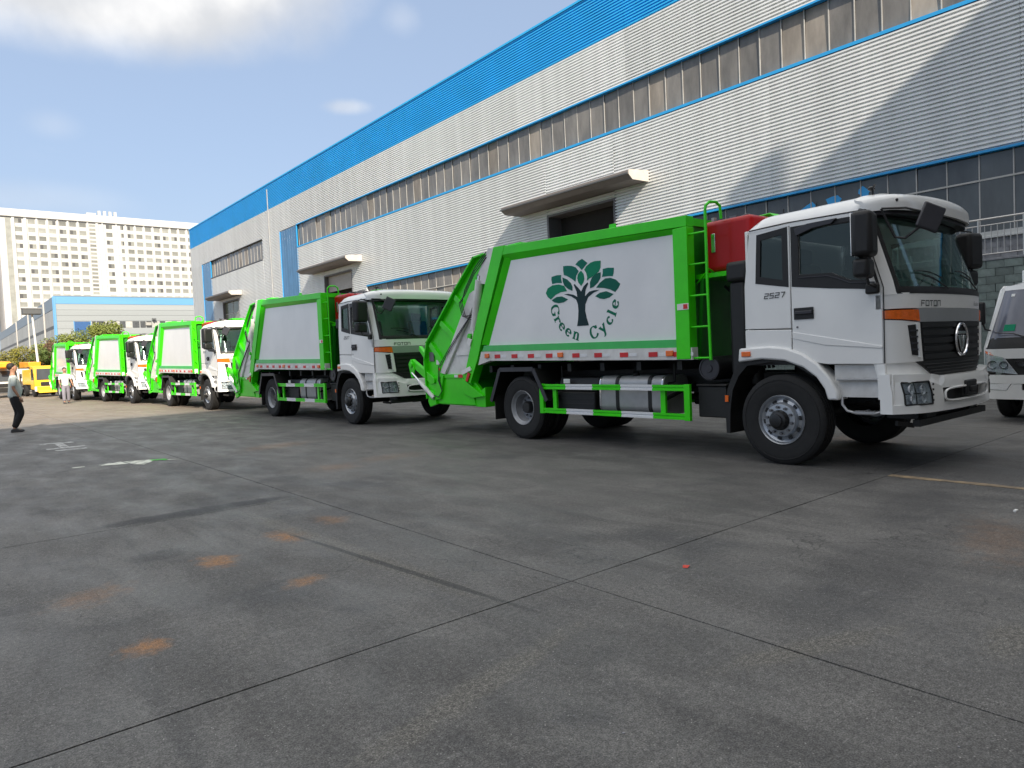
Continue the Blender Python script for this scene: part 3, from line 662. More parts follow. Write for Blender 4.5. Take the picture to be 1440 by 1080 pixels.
for i,x in enumerate([25.0,28.5]+[31.92+3.14*k for k in range(6)]+[50.6,52.4,57.0,60.1]+[63.3+3.1*k for k in range(9)]):
    w=.55 if i not in(0,1,8) else .8
    MB().box(x-w/2,x+w/2,.0,.42,0,57.3).build('pilaster','tower_tile',Tw)
mb=MB()
for x in [21.6+1.7*k for k in range(40)]: mb.box(x-.03,x+.03,-.415,-.40,57.3,59.9)
for z in [57.3-2.93*k for k in range(15)]: mb.box(20.9,89,.355,.40,z-.06,z+.02)
mb.build('tile_joint','tower_joint',Tw)
for x in(51.8,53.6,55.4,57.1): MB().box(x-.45,x+.45,1,2,59.9,61.9).build('roof_vent','tower_tile',Tw)
MB().box(47.7,50.7,1,4,59.9,60.9).build('roof_hut','tower_tile',Tw)
# ------------------------------------------------------------------ garbage truck (local: -y is forward, -x the side seen, origin on the ground under the front axle)
def fy(x,z):
    t=min(abs(x)/1.22,1.03)
    return -1.45+.14*t*t+.16*t**12+max(z-1.9,0)*.30
def fpatch(x0,x1,z0,z1,off=0,th=.03,nu=12,nv=3,xf=None):
    """curved panel following the cab front; xf(u,v)->(x,z) overrides the rectangle"""
    def P(u,v):
        if xf: x,z=xf(u,v)
        else: x=x0+(x1-x0)*u; z=z0+(z1-z0)*v
        return (x,fy(x,z)-off,z)
    return MB().grid(P,nu,nv,(0,th,0))
def quadmap(bl,br,tr,tl):
    def f(u,v):
        a=(bl[0]+(br[0]-bl[0])*u,bl[1]+(br[1]-bl[1])*u); b=(tl[0]+(tr[0]-tl[0])*u,tl[1]+(tr[1]-tl[1])*u)
        return (a[0]+(b[0]-a[0])*v,a[1]+(b[1]-a[1])*v)
    return f
def side(s,poly,x0,x1): return MB().prism(poly,'x',s*x0,s*x1)

def wheel(root,x,y,s,front,r=.525):
    """s=-1: outer face towards -x"""
    o=(x,y,r)
    wd=.30
    # tyre, profile from the inner bead round the tread to the outer bead; offsets grow outwards
    pr=[(.285,-wd+.03),(.36,-wd),(.47,-wd+.005),(.505,-wd+.03)]
    g=[-.24,-.225,-.225,-.175,-.175,-.16,-.16,-.115,-.115,-.10]
    base=[(r-.004,-wd+.05)]
    for k in range(4):
        a=-wd+.07+k*.05; base+=[(r,a),(r,a+.030),(r-.016,a+.034),(r-.016,a+.046)]
    pr+=base+[(r,-.032),(r-.004,-.028),(.505,-.012),(.47,.002),(.43,.008),(.40,.004),(.36,.004),(.31,-.002),(.288,-.012),(.285,-.03)]
    t=MB().lathe(pr,o,'x',40,s).build('wheel','rubber',root,smooth=True)
    # side-wall raised rib lettering ring
    MB().lathe([(.455,.004),(.458,.009),(.466,.009),(.469,.003)],o,'x',40,s).build('sidewall_rib','rubber',t,smooth=True)
    if front:
        MB().lathe([(.286,-.03),(.290,-.004),(.284,.004),(.272,-.004),(.262,-.03),(.235,-.045),(.205,-.030),(.19,.012),(.183,.022),(.118,.028),(.11,.02)],o,'x',40,s).build('rim','rim_silver',t,smooth=True)
        mb=MB()
        for k in range(10):
            a=2*math.pi*(k+.3)/10; c=(x+s*.026,y+.152*math.cos(a),r+.152*math.sin(a)); mb.cyl(c,(c[0]+s*.032,c[1],c[2]),.017,6)
        mb.build('wheel_nuts','nut_steel',t,smooth=True)
        MB().lathe([(.118,.018),(.118,.05),(.10,.085),(.072,.095),(.068,.115),(.05,.12),(.0,.12)],o,'x',24,s).build('hub','hub_black',t,smooth=True)
        for k in range(10):
            a=2*math.pi*(k+.8)/10; c=(x-s*.030,y+.222*math.cos(a),r+.222*math.sin(a))
            MB().obox(c,(.012,.05,.026),Matrix.Rotation(a+math.pi/2,3,'X')).build('vent_hole','black_plastic',t)
    else:
        MB().lathe([(.286,-.03),(.290,-.004),(.284,.004),(.270,-.006),(.258,-.035),(.235,-.05),(.225,-.12),(.205,-.17),(.10,-.175),(.09,-.165)],o,'x',40,s).build('rim','rim_grey',t,smooth=True)
        mb=MB()
        for k in range(10):
            a=2*math.pi*(k+.3)/10; c=(x-s*.172,y+.155*math.cos(a),r+.155*math.sin(a)); mb.cyl(c,(c[0]+s*.035,c[1],c[2]),.015,6)
        mb.build('wheel_nuts','nut_steel',t,smooth=True)
        MB().lathe([(.10,-.17),(.10,-.09),(.085,-.07),(0,-.07)],o,'x',24,s).build('hub','hub_black',t,smooth=True)
    return t

def build_truck():
    T=thing('garbage_truck','','garbage truck')
    # --- cab
    rw=[(.25,2.15),(.225,2.665),(-.115,2.70),(-.115,2.07)]
    dw=[(-.27,2.66),(-.27,2.17),(-.64,2.15),(-.74,2.10),(-.84,2.05),(-1.055,2.03),(-.90,2.66)]
    for s in(-1,1):
        o=MB().plate([(.43,1.595),(.425,2.1),(.34,2.745),(-.155,2.765),(-.155,1.575)],[rw],'x',s*1.22,s*1.18).build('cab_rear_panel','white_paint',T,bevel=.008)
        MB().plate([(.275,2.125),(.245,2.69),(-.14,2.725),(-.14,2.045)],[[(.215,2.20),(.195,2.62),(-.07,2.65),(-.07,2.13)]],'x',s*1.224,s*1.212).build('window_surround','black_plastic',o)
        side(s,[(p[0]*.98+.001,p[1]) for p in rw],1.208,1.203).build('side_window','side_glass',o)
        MB().prism([(.43,1.27),(.43,1.585),(-.155,1.563),(-.155,1.262)],'x',s*1.22,s*1.18).build('lower_cab_panel','white_paint',T,bevel=.008)
        d=MB().plate([(-.17,2.765),(-.17,1.262),(-.30,1.225),(-.45,1.18),(-.58,1.16),(-1.155,1.15),(-1.155,1.95),(-.925,2.745)],[dw],'x',s*1.225,s*1.18).build('door','white_paint',T,bevel=.008)
        MB().plate([(-.18,2.715),(-.18,2.045),(-.6,1.985),(-1.12,1.925),(-1.135,1.965),(-.935,2.68),(-.905,2.715)],[dw],'x',s*1.232,s*1.21).build('window_surround','black_plastic',d,bevel=.004)
        MB().tube([(s*1.235,-.27,2.135),(s*1.235,-.60,2.12),(s*1.235,-.72,2.075),(s*1.235,-.84,2.02),(s*1.235,-1.09,2.0)],.007,6).build('window_trim','mirror_grey',d,smooth=True)
        MB().prism(dw,'x',s*1.205,s*1.199).build('side_window','side_glass',d)
        MB().prism([(-.175,1.535),(-1.15,1.34),(-1.15,1.315),(-.55,1.37),(-.175,1.46)],'x',s*1.234,s*1.22).build('door_crease','white_paint',d,bevel=.005)
        h=MB().box(s*1.228,s*1.24,-.43,-.20,1.67,1.80).build('door_handle','black_plastic',d,bevel=.02)
        MB().box(s*1.24,s*1.262,-.42,-.22,1.725,1.765).build('pull_bar','mirror_grey',d,bevel=.008)
        MB().cyl((s*1.22,-.235,1.585),(s*1.232,-.235,1.585),.012,10).build('lock','nut_steel',d,smooth=True)
        # wind deflector over the door glass
        MB().prism([(-.26,2.60),(-.24,2.68),(-.40,2.715),(-.72,2.72),(-.66,2.67),(-.45,2.655)],'x',s*1.262,s*1.235).build('wind_deflector','mirror_grey',d,bevel=.004)
        MB().tube([(s*1.222,.34,2.752),(s*1.224,-.15,2.770),(s*1.224,-.95,2.758)],.007,5).build('roof_seal','hose_black',T)
        MB().tube([(s*1.222,-1.165,1.16),(s*1.222,-1.168,1.94),(s*1.222,-.945,2.72)],.006,5).build('door_seal','hose_black',T)
        # wheel-arch flare
        fl=[(.52,1.205),(.50,1.37),(.10,1.385),(-.10,1.36),(-.30,1.285),(-.47,1.17),(-.60,1.02),(-.68,.88),(-.70,.77),(-.575,.77),(-.54,.89),(-.45,1.02),(-.30,1.13),(-.08,1.21),(.2,1.235)]
        f=MB().prism(fl,'x',s*1.262,s*1.02).build('fender_flare','white_paint',T,bevel=.022)
        MB().box(s*1.262,s*1.278,.34,.46,1.27,1.33).build('side_marker','amber_lens',f,bevel=.006)
        MB().prism([(.52,1.20),(.60,1.10),(.70,.88),(.74,.62),(.73,.33),(.68,.33),(.67,.60),(.63,.86),(.54,1.04),(.42,1.16),(.1,1.20),(-.2,1.15),(-.4,1.03),(-.4,1.10),(-.2,1.2),(.1,1.235)],'x',s*1.22,s*.86).build('mudguard','chassis_black',T)
        MB().box(s*1.223,s*1.235,.685,.73,.72,.80).build('mudguard_reflector','amber_lens',T)
        # step well between the arch and the bumper
        w=MB().box(s*1.12,s*1.17,-1.16,-.62,.80,1.15).build('step_panel','skirt_white',T)
        MB().box(s*1.12,s*1.225,-1.17,-.66,.982,1.002).build('step_tread','aluminium',w,bevel=.004)
        MB().box(s*1.12,s*1.222,-1.17,-1.09,.78,1.15).build('step_side','white_paint',w,bevel=.006)
        MB().tube([(s*1.18,-.70,.80),(s*1.2,-.71,.72),(s*1.2,-.76,.655),(s*1.2,-.86,.63),(s*1.2,-1.04,.63),(s*1.2,-1.12,.655),(s*1.19,-1.15,.74),(s*1.17,-1.155,.80)],.015,8).build('lower_step','aluminium',T,smooth=True)
        mb=MB().box(s*1.10,s*1.215,-1.05,-.83,.635,.65)
        for k in range(7): mb.box(s*1.11,s*1.21,-1.045+k*.031,-1.035+k*.031,.65,.658)
        mb.build('step_plate','aluminium',T)
        # A pillar
        fpatch(0,0,0,0,0,.05,3,6,quadmap((s*1.135,1.86),(s*1.235,1.86),(s*1.228,2.73),(s*1.135,2.73)) ).build('pillar','white_paint',T,smooth=True)
        # corner panel, indicator, vent
        q=fpatch(0,0,0,0,.002,.06,6,4,quadmap((s*.83,1.165),(s*1.219,1.155),(s*1.219,1.605),(s*.875,1.565))).build('corner_panel','white_paint',T,smooth=True)
        fpatch(0,0,0,0,.012,.03,5,6,quadmap((s*.925,1.225),(s*1.0,1.235),(s*1.045,1.54),(s*.955,1.545))).build('air_vent','black_plastic',q,smooth=True)
        for k in range(4):
            z=1.28+k*.065; fpatch(0,0,0,0,.024,.014,3,1,quadmap((s*.94,z),(s*(1.005+k*.008),z),(s*(1.005+k*.008),z+.018),(s*.94,z+.018))).build('vent_slat','mirror_grey',q)
        fpatch(0,0,0,0,.022,.02,3,4,quadmap((s*.88,1.20),(s*.918,1.21),(s*.945,1.555),(s*.905,1.56))).build('vent_lip','white_paint',q,smooth=True)
        fpatch(0,0,0,0,.012,.05,6,2,quadmap((s*.885,1.578),(s*1.219,1.615),(s*1.219,1.70),(s*.905,1.70))).build('indicator','amber_lens',T,smooth=True)
        # headlight cluster in the bumper
    mb=MB().box(-1.19,1.19,.385,.42,1.2,2.76); mb.build('cab_rear_wall','white_paint',T,bevel=.01)
    MB().box(-1.17,1.17,-1.05,.38,1.16,1.22).build('cab_floor','interior',T)
    fpatch(-1.14,1.14,1.10,1.84,-.05,.05,12,2).build('firewall','interior',T)
    def roof(u,v):
        x=(u*2-1)*1.222; y=.36-1.40*v
        ex=min(abs(x)/1.222,1); ey=min(max((.36-y)/.20,0),1)
        z=2.745+.205*(max(1-ex**6,0))**.5*(1-(1-ey)**2.6)+.02*v
        if ex>=1: z=2.745+.02*v
        return (x,y,z)
    MB().grid(roof,28,20,(0,0,-.02)).build('cab_roof','white_paint',T,smooth=True)
    mb=MB()
    for x in(-.9,-.3,.3,.9):
        for y in(.05,-.35): mb.cyl((x*1.05,y,2.90),(x*1.05,y,2.985),.008,6)
    mb.build('roof_studs','hub_black',T)
    # lower front, silver band, grille
    fpatch(-1.225,1.225,1.715,1.875,0,.05,24,2).build('front_panel','white_paint',T,smooth=True)
    fpatch(-.905,.905,1.57,1.712,.004,.05,20,2).build('silver_band','silver_trim',T,smooth=True)
    g=fpatch(0,0,0,0,-.012,.05,20,5,quadmap((-.82,1.155),(.82,1.155),(.88,1.57),(-.88,1.57))).build('grille','black_plastic',T,smooth=True)
    for k in range(5):
        z=1.18+k*.083
        for s in(-1,1):
            fpatch(0,0,0,0,.006,.025,8,2,quadmap((s*.10,z),(s*(.80+k*.01),z),(s*(.80+k*.01),z+.052),(s*.10,z+.058))).build('grille_slat','black_plastic',g,smooth=True)
    # emblem
    mb=MB(); pts=[]
    for k in range(32):
        a=2*math.pi*k/32; pts.append((.172*math.cos(a),-1.475,1.37+.172*math.sin(a)))
    e=mb.tube(pts,.015,8,closed=True).build('emblem_ring','chrome',T,smooth=True)
    MB().lathe([(.0,.0),(.160,.0),(.165,-.02)],(0,-1.462,1.37),'y',28,1).build('emblem_plate','black_plastic',e)
    mb=MB()
    for poly in ([(-.12,1.43),(.12,1.43),(.105,1.46),(-.105,1.46)],[(-.115,1.415),(-.045,1.415),(-.005,1.235),(-.02,1.225)],[(.115,1.415),(.045,1.415),(.005,1.27),(.02,1.225)],[(-.03,1.415),(.035,1.415),(.0,1.33)]):
        mb.prism(poly,'y',-1.482,-1.466)
    mb.build('emblem_mark','chrome',e,bevel=.003)
    mb=MB()
    for i,ch in enumerate('FOTON'):
        glyph(mb,ch,(-.845+i*.078,1.738),.052,lambda x,z,h: (x,fy(x,z)-.006-h,z),.20,.20,False,1.05)
    mb.build('lettering','letter_dark',T,fix=False)
    mb=MB()
    for i,ch in enumerate('Auman'):
        glyph(mb,ch,(.55+i*.05,1.752),.042,lambda x,z,h: (x,fy(x,z)-.006-h,z),.16,.10,False,.75,.2)
    mb.build('lettering','letter_dark',T,fix=False)
    mb=MB()
    for i,ch in enumerate('2527'):
        glyph(mb,ch,(-.165+i*.068,1.94),.055,lambda x,z,h: (-1.226-h,-x,z),.17,.17,False,.78,.22)
    mb.build('lettering','letter_dark',T,fix=False)
    # windscreen with its dark border
    def ring(off,th,inset):
        mb=MB(); 
        A=[(-1.13,1.865),(1.13,1.865),(1.13,2.78),(-1.13,2.78)]; bt,sd,tp=inset
        Bq=[(-1.13+sd,1.865+bt),(1.13-sd,1.865+bt),(1.13-sd,2.78-tp),(-1.13+sd,2.78-tp)]
        for i in range(4):
            j=(i+1)%4; qm=quadmap(A[i],A[j],Bq[j],Bq[i])
            def P(u,v,qm=qm):
                x,z=qm(u,v); return (x,fy(x,z)-off,z)
            mb.grid(P,16,2,(0,th,0))
        return mb
    wsf=ring(.004,.03,(.075,.028,.10)).build('windscreen_border','black_plastic',T,smooth=True)
    fpatch(-1.10,1.10,1.94,2.70,-.008,.006,20,8).build('windscreen','windscreen_glass',T,smooth=True)
    # wipers
    for (a,b,c) in (((-.30,1.925),(-.62,2.03),(-.78,2.06)),((.72,1.93),(.36,2.04),(.16,2.085))):
        mb=MB(); P=lambda q,o:(q[0],fy(q[0],q[1])-o,q[1])
        mb.tube([P(a,.02),P(b,.045),P(c,.03)],.008,6)
        q0=(c[0]-.10,c[1]+.04); q1=(c[0]+.42,c[1]-.03)
        mb.tube([P(((q0[0]*(1-t)+q1[0]*t),(q0[1]*(1-t)+q1[1]*t)+.03*math.sin(t*3.14)),.022) for t in [i/6 for i in range(7)]],.007,6)
        mb.build('wiper','hose_black',T,smooth=True)
    # sun visor
    sec=[(-.170,2.735),(-.174,2.81),(-.166,2.88),(-.135,2.918),(-.04,2.943),(.12,2.967),(.12,2.93),(-.03,2.91),(-.10,2.88),(-.13,2.81),(-.135,2.735)]
    mb=MB(); nx=28; m=len(sec); vs=[]
    for i in range(nx+1):
        x=-1.245+2.49*i/nx; e=abs(x)/1.245; dr=.045*e**8
        for (dy,z) in sec: vs.append((x,fy(min(abs(x),1.22),2.75)+(dy*(1-.35*e**10) if dy<0 else dy*(1-1.1*e**8)),z-dr*(z-2.72)/.2-.03*e*e*(z>2.85)))
    fs=[]
    for i in range(nx):
        for k in range(m): fs.append((i*m+k,i*m+(k+1)%m,(i+1)*m+(k+1)%m,(i+1)*m+k))
    fs+=[tuple(range(m)),tuple(range(nx*m+m-1,nx*m-1,-1))]
    v=mb.add(vs,fs).build('sun_visor','white_paint',T,smooth=True)
    for x in(-1.02,-.62,-.2,.2,.62,1.02):
        y=fy(x,2.75)-.158; MB().cyl((x,y+.01,2.835),(x,y-.008,2.835),.016,10).build('marker_lamp','black_plastic',v,smooth=True)
    fpatch(-1.2,1.2,2.695,2.745,.11,.24,20,1).build('visor_underside','mirror_grey',v,smooth=True)
    MB().tube([(-.98,-.98,2.92),(-.98,-.98,3.0),(-1.02,-1.02,3.03)],.012,6).build('horn','hub_black',T,smooth=True)
    MB().ell((-.96,-.96,3.01),.05,.035,.025).build('roof_lamp','hub_black',T,smooth=True)
    # bumper
    def bz(x,z,o=.075):
        return (x,fy(min(max(x,-1.22),1.22),1.5)-o-(.02 if z<.95 else 0),z)
    def bseg(a,b,c,d,th=.12,nu=10,nv=2,o=.075):
        qm=quadmap(a,b,c,d); return MB().grid(lambda u,v: bz(*qm(u,v),o),nu,nv,(0,th,0))
    B=bseg((-1.255,.635),(1.255,.635),(1.255,.725),(-1.255,.725),nu=26).build('bumper','white_paint',T,smooth=True)
    MB_=MB()
    for s in(-1,1):
        for q in (((s*1.255,.725),(s*1.165,.725),(s*1.175,.955),(s*1.255,.955)),((s*.845,.725),(s*.62,.725),(s*.66,.89),(s*.875,.955)),
                  ((s*1.255,.955),(s*.875,.955),(s*.82,1.03),(s*1.255,1.045)),((s*.875,.955),(s*.66,.89),(s*.56,.99),(s*.82,1.03))):
            qm=quadmap(*q); MB_.grid(lambda u,v,qm=qm: bz(*qm(u,v)),8,2,(0,.12,0))
    qm=quadmap((-.66,.875),(.66,.875),(.58,1.0),(-.58,1.0)); MB_.grid(lambda u,v: bz(*qm(u,v)),14,2,(0,.12,0))
    MB_.build('bumper_face','white_paint',B,smooth=True)
    for s in(-1,1):
        MB().prism([(-1.25,.635),(-1.25,1.045),(-1.16,1.035),(-1.165,.64)],'x',s*1.232,s*1.15).build('bumper_end','white_paint',B,bevel=.01)
    bseg((-.63,.73),(.63,.73),(.66,.875),(-.66,.875),th=.03,nu=14,nv=1,o=.0).build('bumper_opening','black_plastic',B)
    def rim2(u,v):
        a=u*2*math.pi; x=.635*(1 if math.cos(a)>0 else -1)*abs(math.cos(a))**.35; z=.80+.068*(1 if math.sin(a)>0 else -1)*abs(math.sin(a))**.5; return x,z
    MB().tube([bz(*rim2(i/40,0),.09) for i in range(40)],.012,6,closed=True).build('opening_trim','white_paint',B,smooth=True)
    MB().box(-.16,.14,-1.575,-1.53,.765,.925).build('tow_cover','black_plastic',B,bevel=.015)
    MB().box(-.10,.08,-1.60,-1.57,.80,.86).build('tow_hook','chassis_black',B,bevel=.01)
    fpatch(0,0,0,0,.0,.08,16,2,quadmap((-.62,1.0),(.62,1.0),(.93,1.165),(-.93,1.165))).build('lower_grille','black_plastic',T,smooth=True)
    for k in range(4): MB().tube([ (x,fy(x,1.1)-.006,1.025+k*.033) for x in [(-.66-.06*k)*(1-t)+(.66+.06*k)*t for t in [i/12 for i in range(13)]]],.006,5).build('grille_bar','black_plastic',T)
    for s in(-1,1):
        fpatch(0,0,0,0,-.02,.08,5,2,quadmap((s*.60,1.0),(s*1.2,1.0),(s*1.22,1.17),(s*.9,1.17))).build('bumper_top','white_paint',T,smooth=True)
        hq=((s*.85,.725),(s*1.16,.725),(s*1.172,.955),(s*.88,.955))
        H=bseg(*hq,th=.10,nu=4,nv=2,o=.02).build('headlight','lamp_chrome',B,smooth=True)
        for (u,v,r) in ((.75,.70,.052),(.30,.66,.058),(.72,.26,.050),(.30,.25,.045)):
            x,z=quadmap(*hq)(u,v); c=bz(x,z,.035)
            MB().lathe([(.001,.0),(r*.5,-.012),(r*.85,-.034),(r,-.052),(r*1.12,-.052)],(c[0],c[1]+.03,c[2]),'y',14,1).build('reflector_bowl','lamp_chrome',H,smooth=True)
            MB().ell((c[0],c[1]-.002,c[2]),.016,.016,.016,8,6).build('bulb','reflector_white',H,smooth=True)
        qm=quadmap(*hq); mb=MB()
        for a,b in (((0,0),(1,0)),((1,0),(1,1)),((1,1),(0,1)),((0,1),(0,0))):
            A_=qm(*a);B_=qm(*b); mb.tube([bz(A_[0]*(1-t)+B_[0]*t,A_[1]*(1-t)+B_[1]*t,.078) for t in(0,.5,1)],.009,6)
        for vv in(.48,): mb.tube([bz(*qm(t,vv),.03) for t in(0,.5,1)],.006,5)
        mb.tube([bz(*qm(.52,t),.03) for t in(0,.5,1)],.006,5)
        mb.build('headlight_bezel','black_plastic',H,smooth=True)
        MB().grid(lambda u,v: bz(*qm(u,v),.070),6,3,(0,.004,0)).build('headlight_cover','lens_glass',H,smooth=True)
        mb=MB()
        for k in range(4): p=bz(s*.835,.75+k*.055,.08); mb.box(min(p[0],p[0]+s*.014),max(p[0],p[0]+s*.014),p[1]-.004,p[1]+.01,p[2],p[2]+.02)
        mb.build('cooling_fins','black_plastic',H)
    # under-run beam below the bumper
    mb=MB(); bm_=[bz(x,.52,.02) for x in(-1.08,-.9,-.6,0,.6,.9,1.08)]
    mb.bar((-1.1,-1.22,.53),(-.95,-1.32,.50),.05,.05,Vector((0,0,1)))
    mb.box(-.98,.98,-1.40,-1.33,.49,.56)
    for x in(-.62,.62): mb.box(x-.12,x+.12,-1.38,-1.22,.54,.66)
    mb.box(-.8,.8,-1.32,-1.0,.55,.95)
    mb.build('underrun_beam','chassis_black',T)
    # mirrors
    for s in(-1,1):
        m_=MB().box(-.15,.15,-.10,.10,-.225,.225).build('side_mirror','black_plastic',T,bevel=.05,seg=3); m_.location=(s*1.47,-1.10,2.47); m_.rotation_euler=(0,0,s*R(-12))
        MB().box(-.12,.12,.095,.104,-.215,.215).build('mirror_glass','chrome',m_,bevel=.01)
        l_=MB().box(-.13,.13,-.08,.08,-.10,.10).build('wide_mirror','black_plastic',T,bevel=.045,seg=3); l_.location=(s*1.46,-1.08,2.13); l_.rotation_euler=(0,0,s*R(-10))
        MB().tube([(s*1.20,-.93,2.72),(s*1.38,-1.02,2.74),(s*1.49,-1.12,2.71),(s*1.49,-1.12,2.1),(s*1.45,-1.12,1.97),(s*1.24,-1.10,1.95)],.014,8).build('mirror_arm','hose_black',T,smooth=True)
        MB().box(min(s*1.22,s*1.27),max(s*1.22,s*1.27),-1.14,-1.0,1.88,1.99).build('mirror_bracket','black_plastic',T,bevel=.02)
    fm=MB().box(-.11,.11,-.02,.02,-.135,.135).build('front_mirror','mirror_grey',T,bevel=.018,seg=3); fm.location=(-1.02,-1.55,2.60); fm.rotation_euler=(R(-6),R(25),R(-45))
    MB().tube([(-1.21,-1.16,2.74),(-1.17,-1.2,2.6),(-1.14,-1.26,2.44),(-1.10,-1.34,2.42),(-1.05,-1.46,2.52),(-1.02,-1.53,2.62)],.013,8).build('front_mirror_arm','hose_black',T,smooth=True)
    MB().tube([(-1.21,-1.16,2.74),(-1.12,-1.36,2.72),(-1.03,-1.50,2.66)],.011,8).build('front_mirror_brace','hose_black',T,smooth=True)
    # cab interior
    MB().prism([(-1.12,1.5),(-1.14,1.86),(-1.08,1.95),(-.84,1.93),(-.76,1.72),(-.95,1.3),(-1.1,1.3)],'x',-1.08,1.08).build('dashboard','interior',T,bevel=.02)
    for x in(-.62,.62):
        q=MB().box(x-.25,x+.25,-.72,-.2,1.5,1.64).build('seat','seat_fabric',T,bevel=.04)
        MB().prism([(-.25,1.6),(-.08,1.62),(.02,2.32),(-.10,2.34)],'x',x-.24,x+.24).build('backrest','seat_fabric',q,bevel=.04)
        MB().box(x-.13,x+.13,-.06,.03,2.34,2.52).build('headrest','seat_fabric',q,bevel=.03)
    pts=[Vector((.62+.21*math.cos(a),-.86-.10*math.sin(a),1.98+.18*math.sin(a))) for a in [2*math.pi*i/20 for i in range(20)]]
    MB().tube(pts,.014,6,closed=True).cyl((.62,-.86,1.98),(.62,-1.0,1.80),.03,8).build('steering_wheel','hose_black',T,smooth=True)
    # curtain, pale, hangs beside the windscreen
    MB().grid(lambda u,v:(-1.06+.14*v+.02*math.sin(u*30),-1.02+.27*v*.6+.015*math.cos(u*30),1.98+.66*v),10,4,(0,.004,0)).build('curtain','skirt_white',T,smooth=True)
    # --- chassis
    ch=MB()
    for x in(-.43,.43): ch.box(x-.04,x+.04,-1.15,6.1,.78,1.04)
    for y in(-1,.6,1.8,3.0,4.1,5.2,6.0): ch.box(-.39,.39,y-.06,y+.06,.80,1.0)
    for x in(-.43,.43): ch.box(x-.05,x+.05,1.2,5.9,1.045,1.22)
    for y in(1.5,2.2,2.9,3.6,4.3,5.0,5.6): ch.box(-1.1,1.1,y-.04,y+.04,1.12,1.238)
    ch.build('chassis_rails','chassis_black',T)
    mb=MB().cyl((-.95,0,.525),(.95,0,.525),.07,10).cyl((-.8,4.66,.525),(.8,4.66,.525),.10,12); mb.ell((0,4.66,.525),.2,.24,.22)
    mb.build('axles','chassis_black',T,smooth=True)
    for x in(-.43,.43):
        for y,L in((0,.75),(4.66,.8)):
            mb=MB()
            for k in range(4): mb.box(x-.035,x+.035,y-L+k*.12,y+L-k*.12,.70-k*.02,.7205-k*.02)
            mb.build('leaf_spring','chassis_black',T)
    MB().box(-.38,.38,-.9,.3,.62,1.15).build('engine','chassis_black',T,bevel=.05)
    MB().cyl((0,.5,.72),(0,4.5,.6),.05,8).build('drive_shaft','chassis_black',T)
    for s in(-1,1):
        wheel(T,s*1.22,0,s,True)
        wheel(T,s*1.20,4.66,s,False); wheel(T,s*.865,4.66,s,False)
        # rear mudguard: three flat plates, and a mud flap
        mb=MB()
        for a,b in (((5.42,.62),(5.15,1.17)),((5.15,1.17),(4.28,1.17)),((4.28,1.17),(3.98,.66))):
            mb.bar((s*.97,a[0],a[1]),(s*.97,b[0],b[1]),.58,.014)
        mg=mb.build('rear_mudguard','chassis_black',T)
        mb=MB()
        for a,b in (((5.42,.62),(5.15,1.17)),((5.15,1.17),(4.28,1.17)),((4.28,1.17),(3.98,.66))):
            mb.bar((s*1.262,a[0],a[1]),(s*1.262,b[0],b[1]),.016,.07)
        mb.build('mudguard_edge','mirror_grey',mg)
        MB().box(min(s*.75,s*1.22),max(s*.75,s*1.22),5.36,5.375,.30,.75).build('mud_flap','rubber',T)
    # --- under-body equipment, near side
    tk=MB()
    def rr_(y0,y1,x0,x1,z0,z1,r):
        pts=[]
        for cx,cz,a0 in((x0+r,z0+r,180),(x1-r,z0+r,270),(x1-r,z1-r,0),(x0+r,z1-r,90)):
            for k in range(5): a=R(a0+k*22.5); pts.append((cx+r*math.cos(a),cz+r*math.sin(a)))
        return pts
    P_=rr_(0,0,-1.10,-.55,.50,1.04,.11)
    t_=MB().prism(P_,'y',1.78,2.98).build('fuel_tank','aluminium',T,smooth=True)
    for y in(2.02,2.62): MB().prism(rr_(0,0,-1.108,-.55,.492,1.048,.112),'y',y-.03,y+.03).build('tank_strap','black_plastic',t_,smooth=True)
    for y in(1.80,2.955): MB().prism(rr_(0,0,-1.105,-.55,.495,1.045,.112),'y',y-.008,y+.008).build('tank_rim','chrome',t_,smooth=True)
    MB().cyl((-.98,2.35,1.03),(-1.0,2.35,1.085),.05,12).build('filler_cap','black_plastic',t_,smooth=True)
    bx=MB().box(-1.10,-.55,3.08,3.93,.52,.80).build('battery_box','black_plastic',T,bevel=.02)
    MB().prism([(-1.06,.80),(-.6,.80),(-.6,1.02),(-.98,1.02)],'y',3.08,3.93).build('battery_cover','black_plastic',bx,bevel=.02)
    for z in(.60,.68): MB().box(-1.11,-1.10,3.1,3.91,z,z+.02).build('box_rib','black_plastic',bx)
    MB().box(-1.085,-1.075,3.62,3.76,.93,1.0).build('notice_sticker','sticker_white',bx)
    for y in(1.74,3.98): MB().tube([(-.9,y,1.2),(-.9,y,.95),(-1.05,y,.93)],.015,6).build('hanger','chassis_black',T)
    # side guard: two rails in green and white segments, posts
    ys=[1.30,1.87,2.44,3.0,3.57,4.13]
    for z0,z1 in((.845,.925),(.465,.545)):
        for i in range(5):
            a,b=ys[i],ys[i+1]; m='green_paint' if i%2==0 else 'reflector_white'
            mb=MB(); pf=[(-1.235,z0),(-1.235,z0+.028),(-1.222,z0+.034),(-1.222,z0+.046),(-1.235,z0+.052),(-1.235,z1),(-1.20,z1),(-1.20,z0)]
            mb.prism(pf,'y',a,b).build('guard_rail_segment',m,T)
    for y in(1.30,4.13): MB().box(-1.240,-1.19,y-.045,y+.045,.455,.932).build('guard_end_post','green_paint',T,bevel=.004)
    for y in(1.72,3.86): MB().box(-1.198,-1.16,y-.04,y+.04,.50,.90).build('guard_post','green_paint',T)
    for y in(1.72,3.86):
        MB().bar((-1.16,y,.72),(-.45,y,.9),.04,.04,Vector((0,1,0))).build('guard_bracket','chassis_black',T)
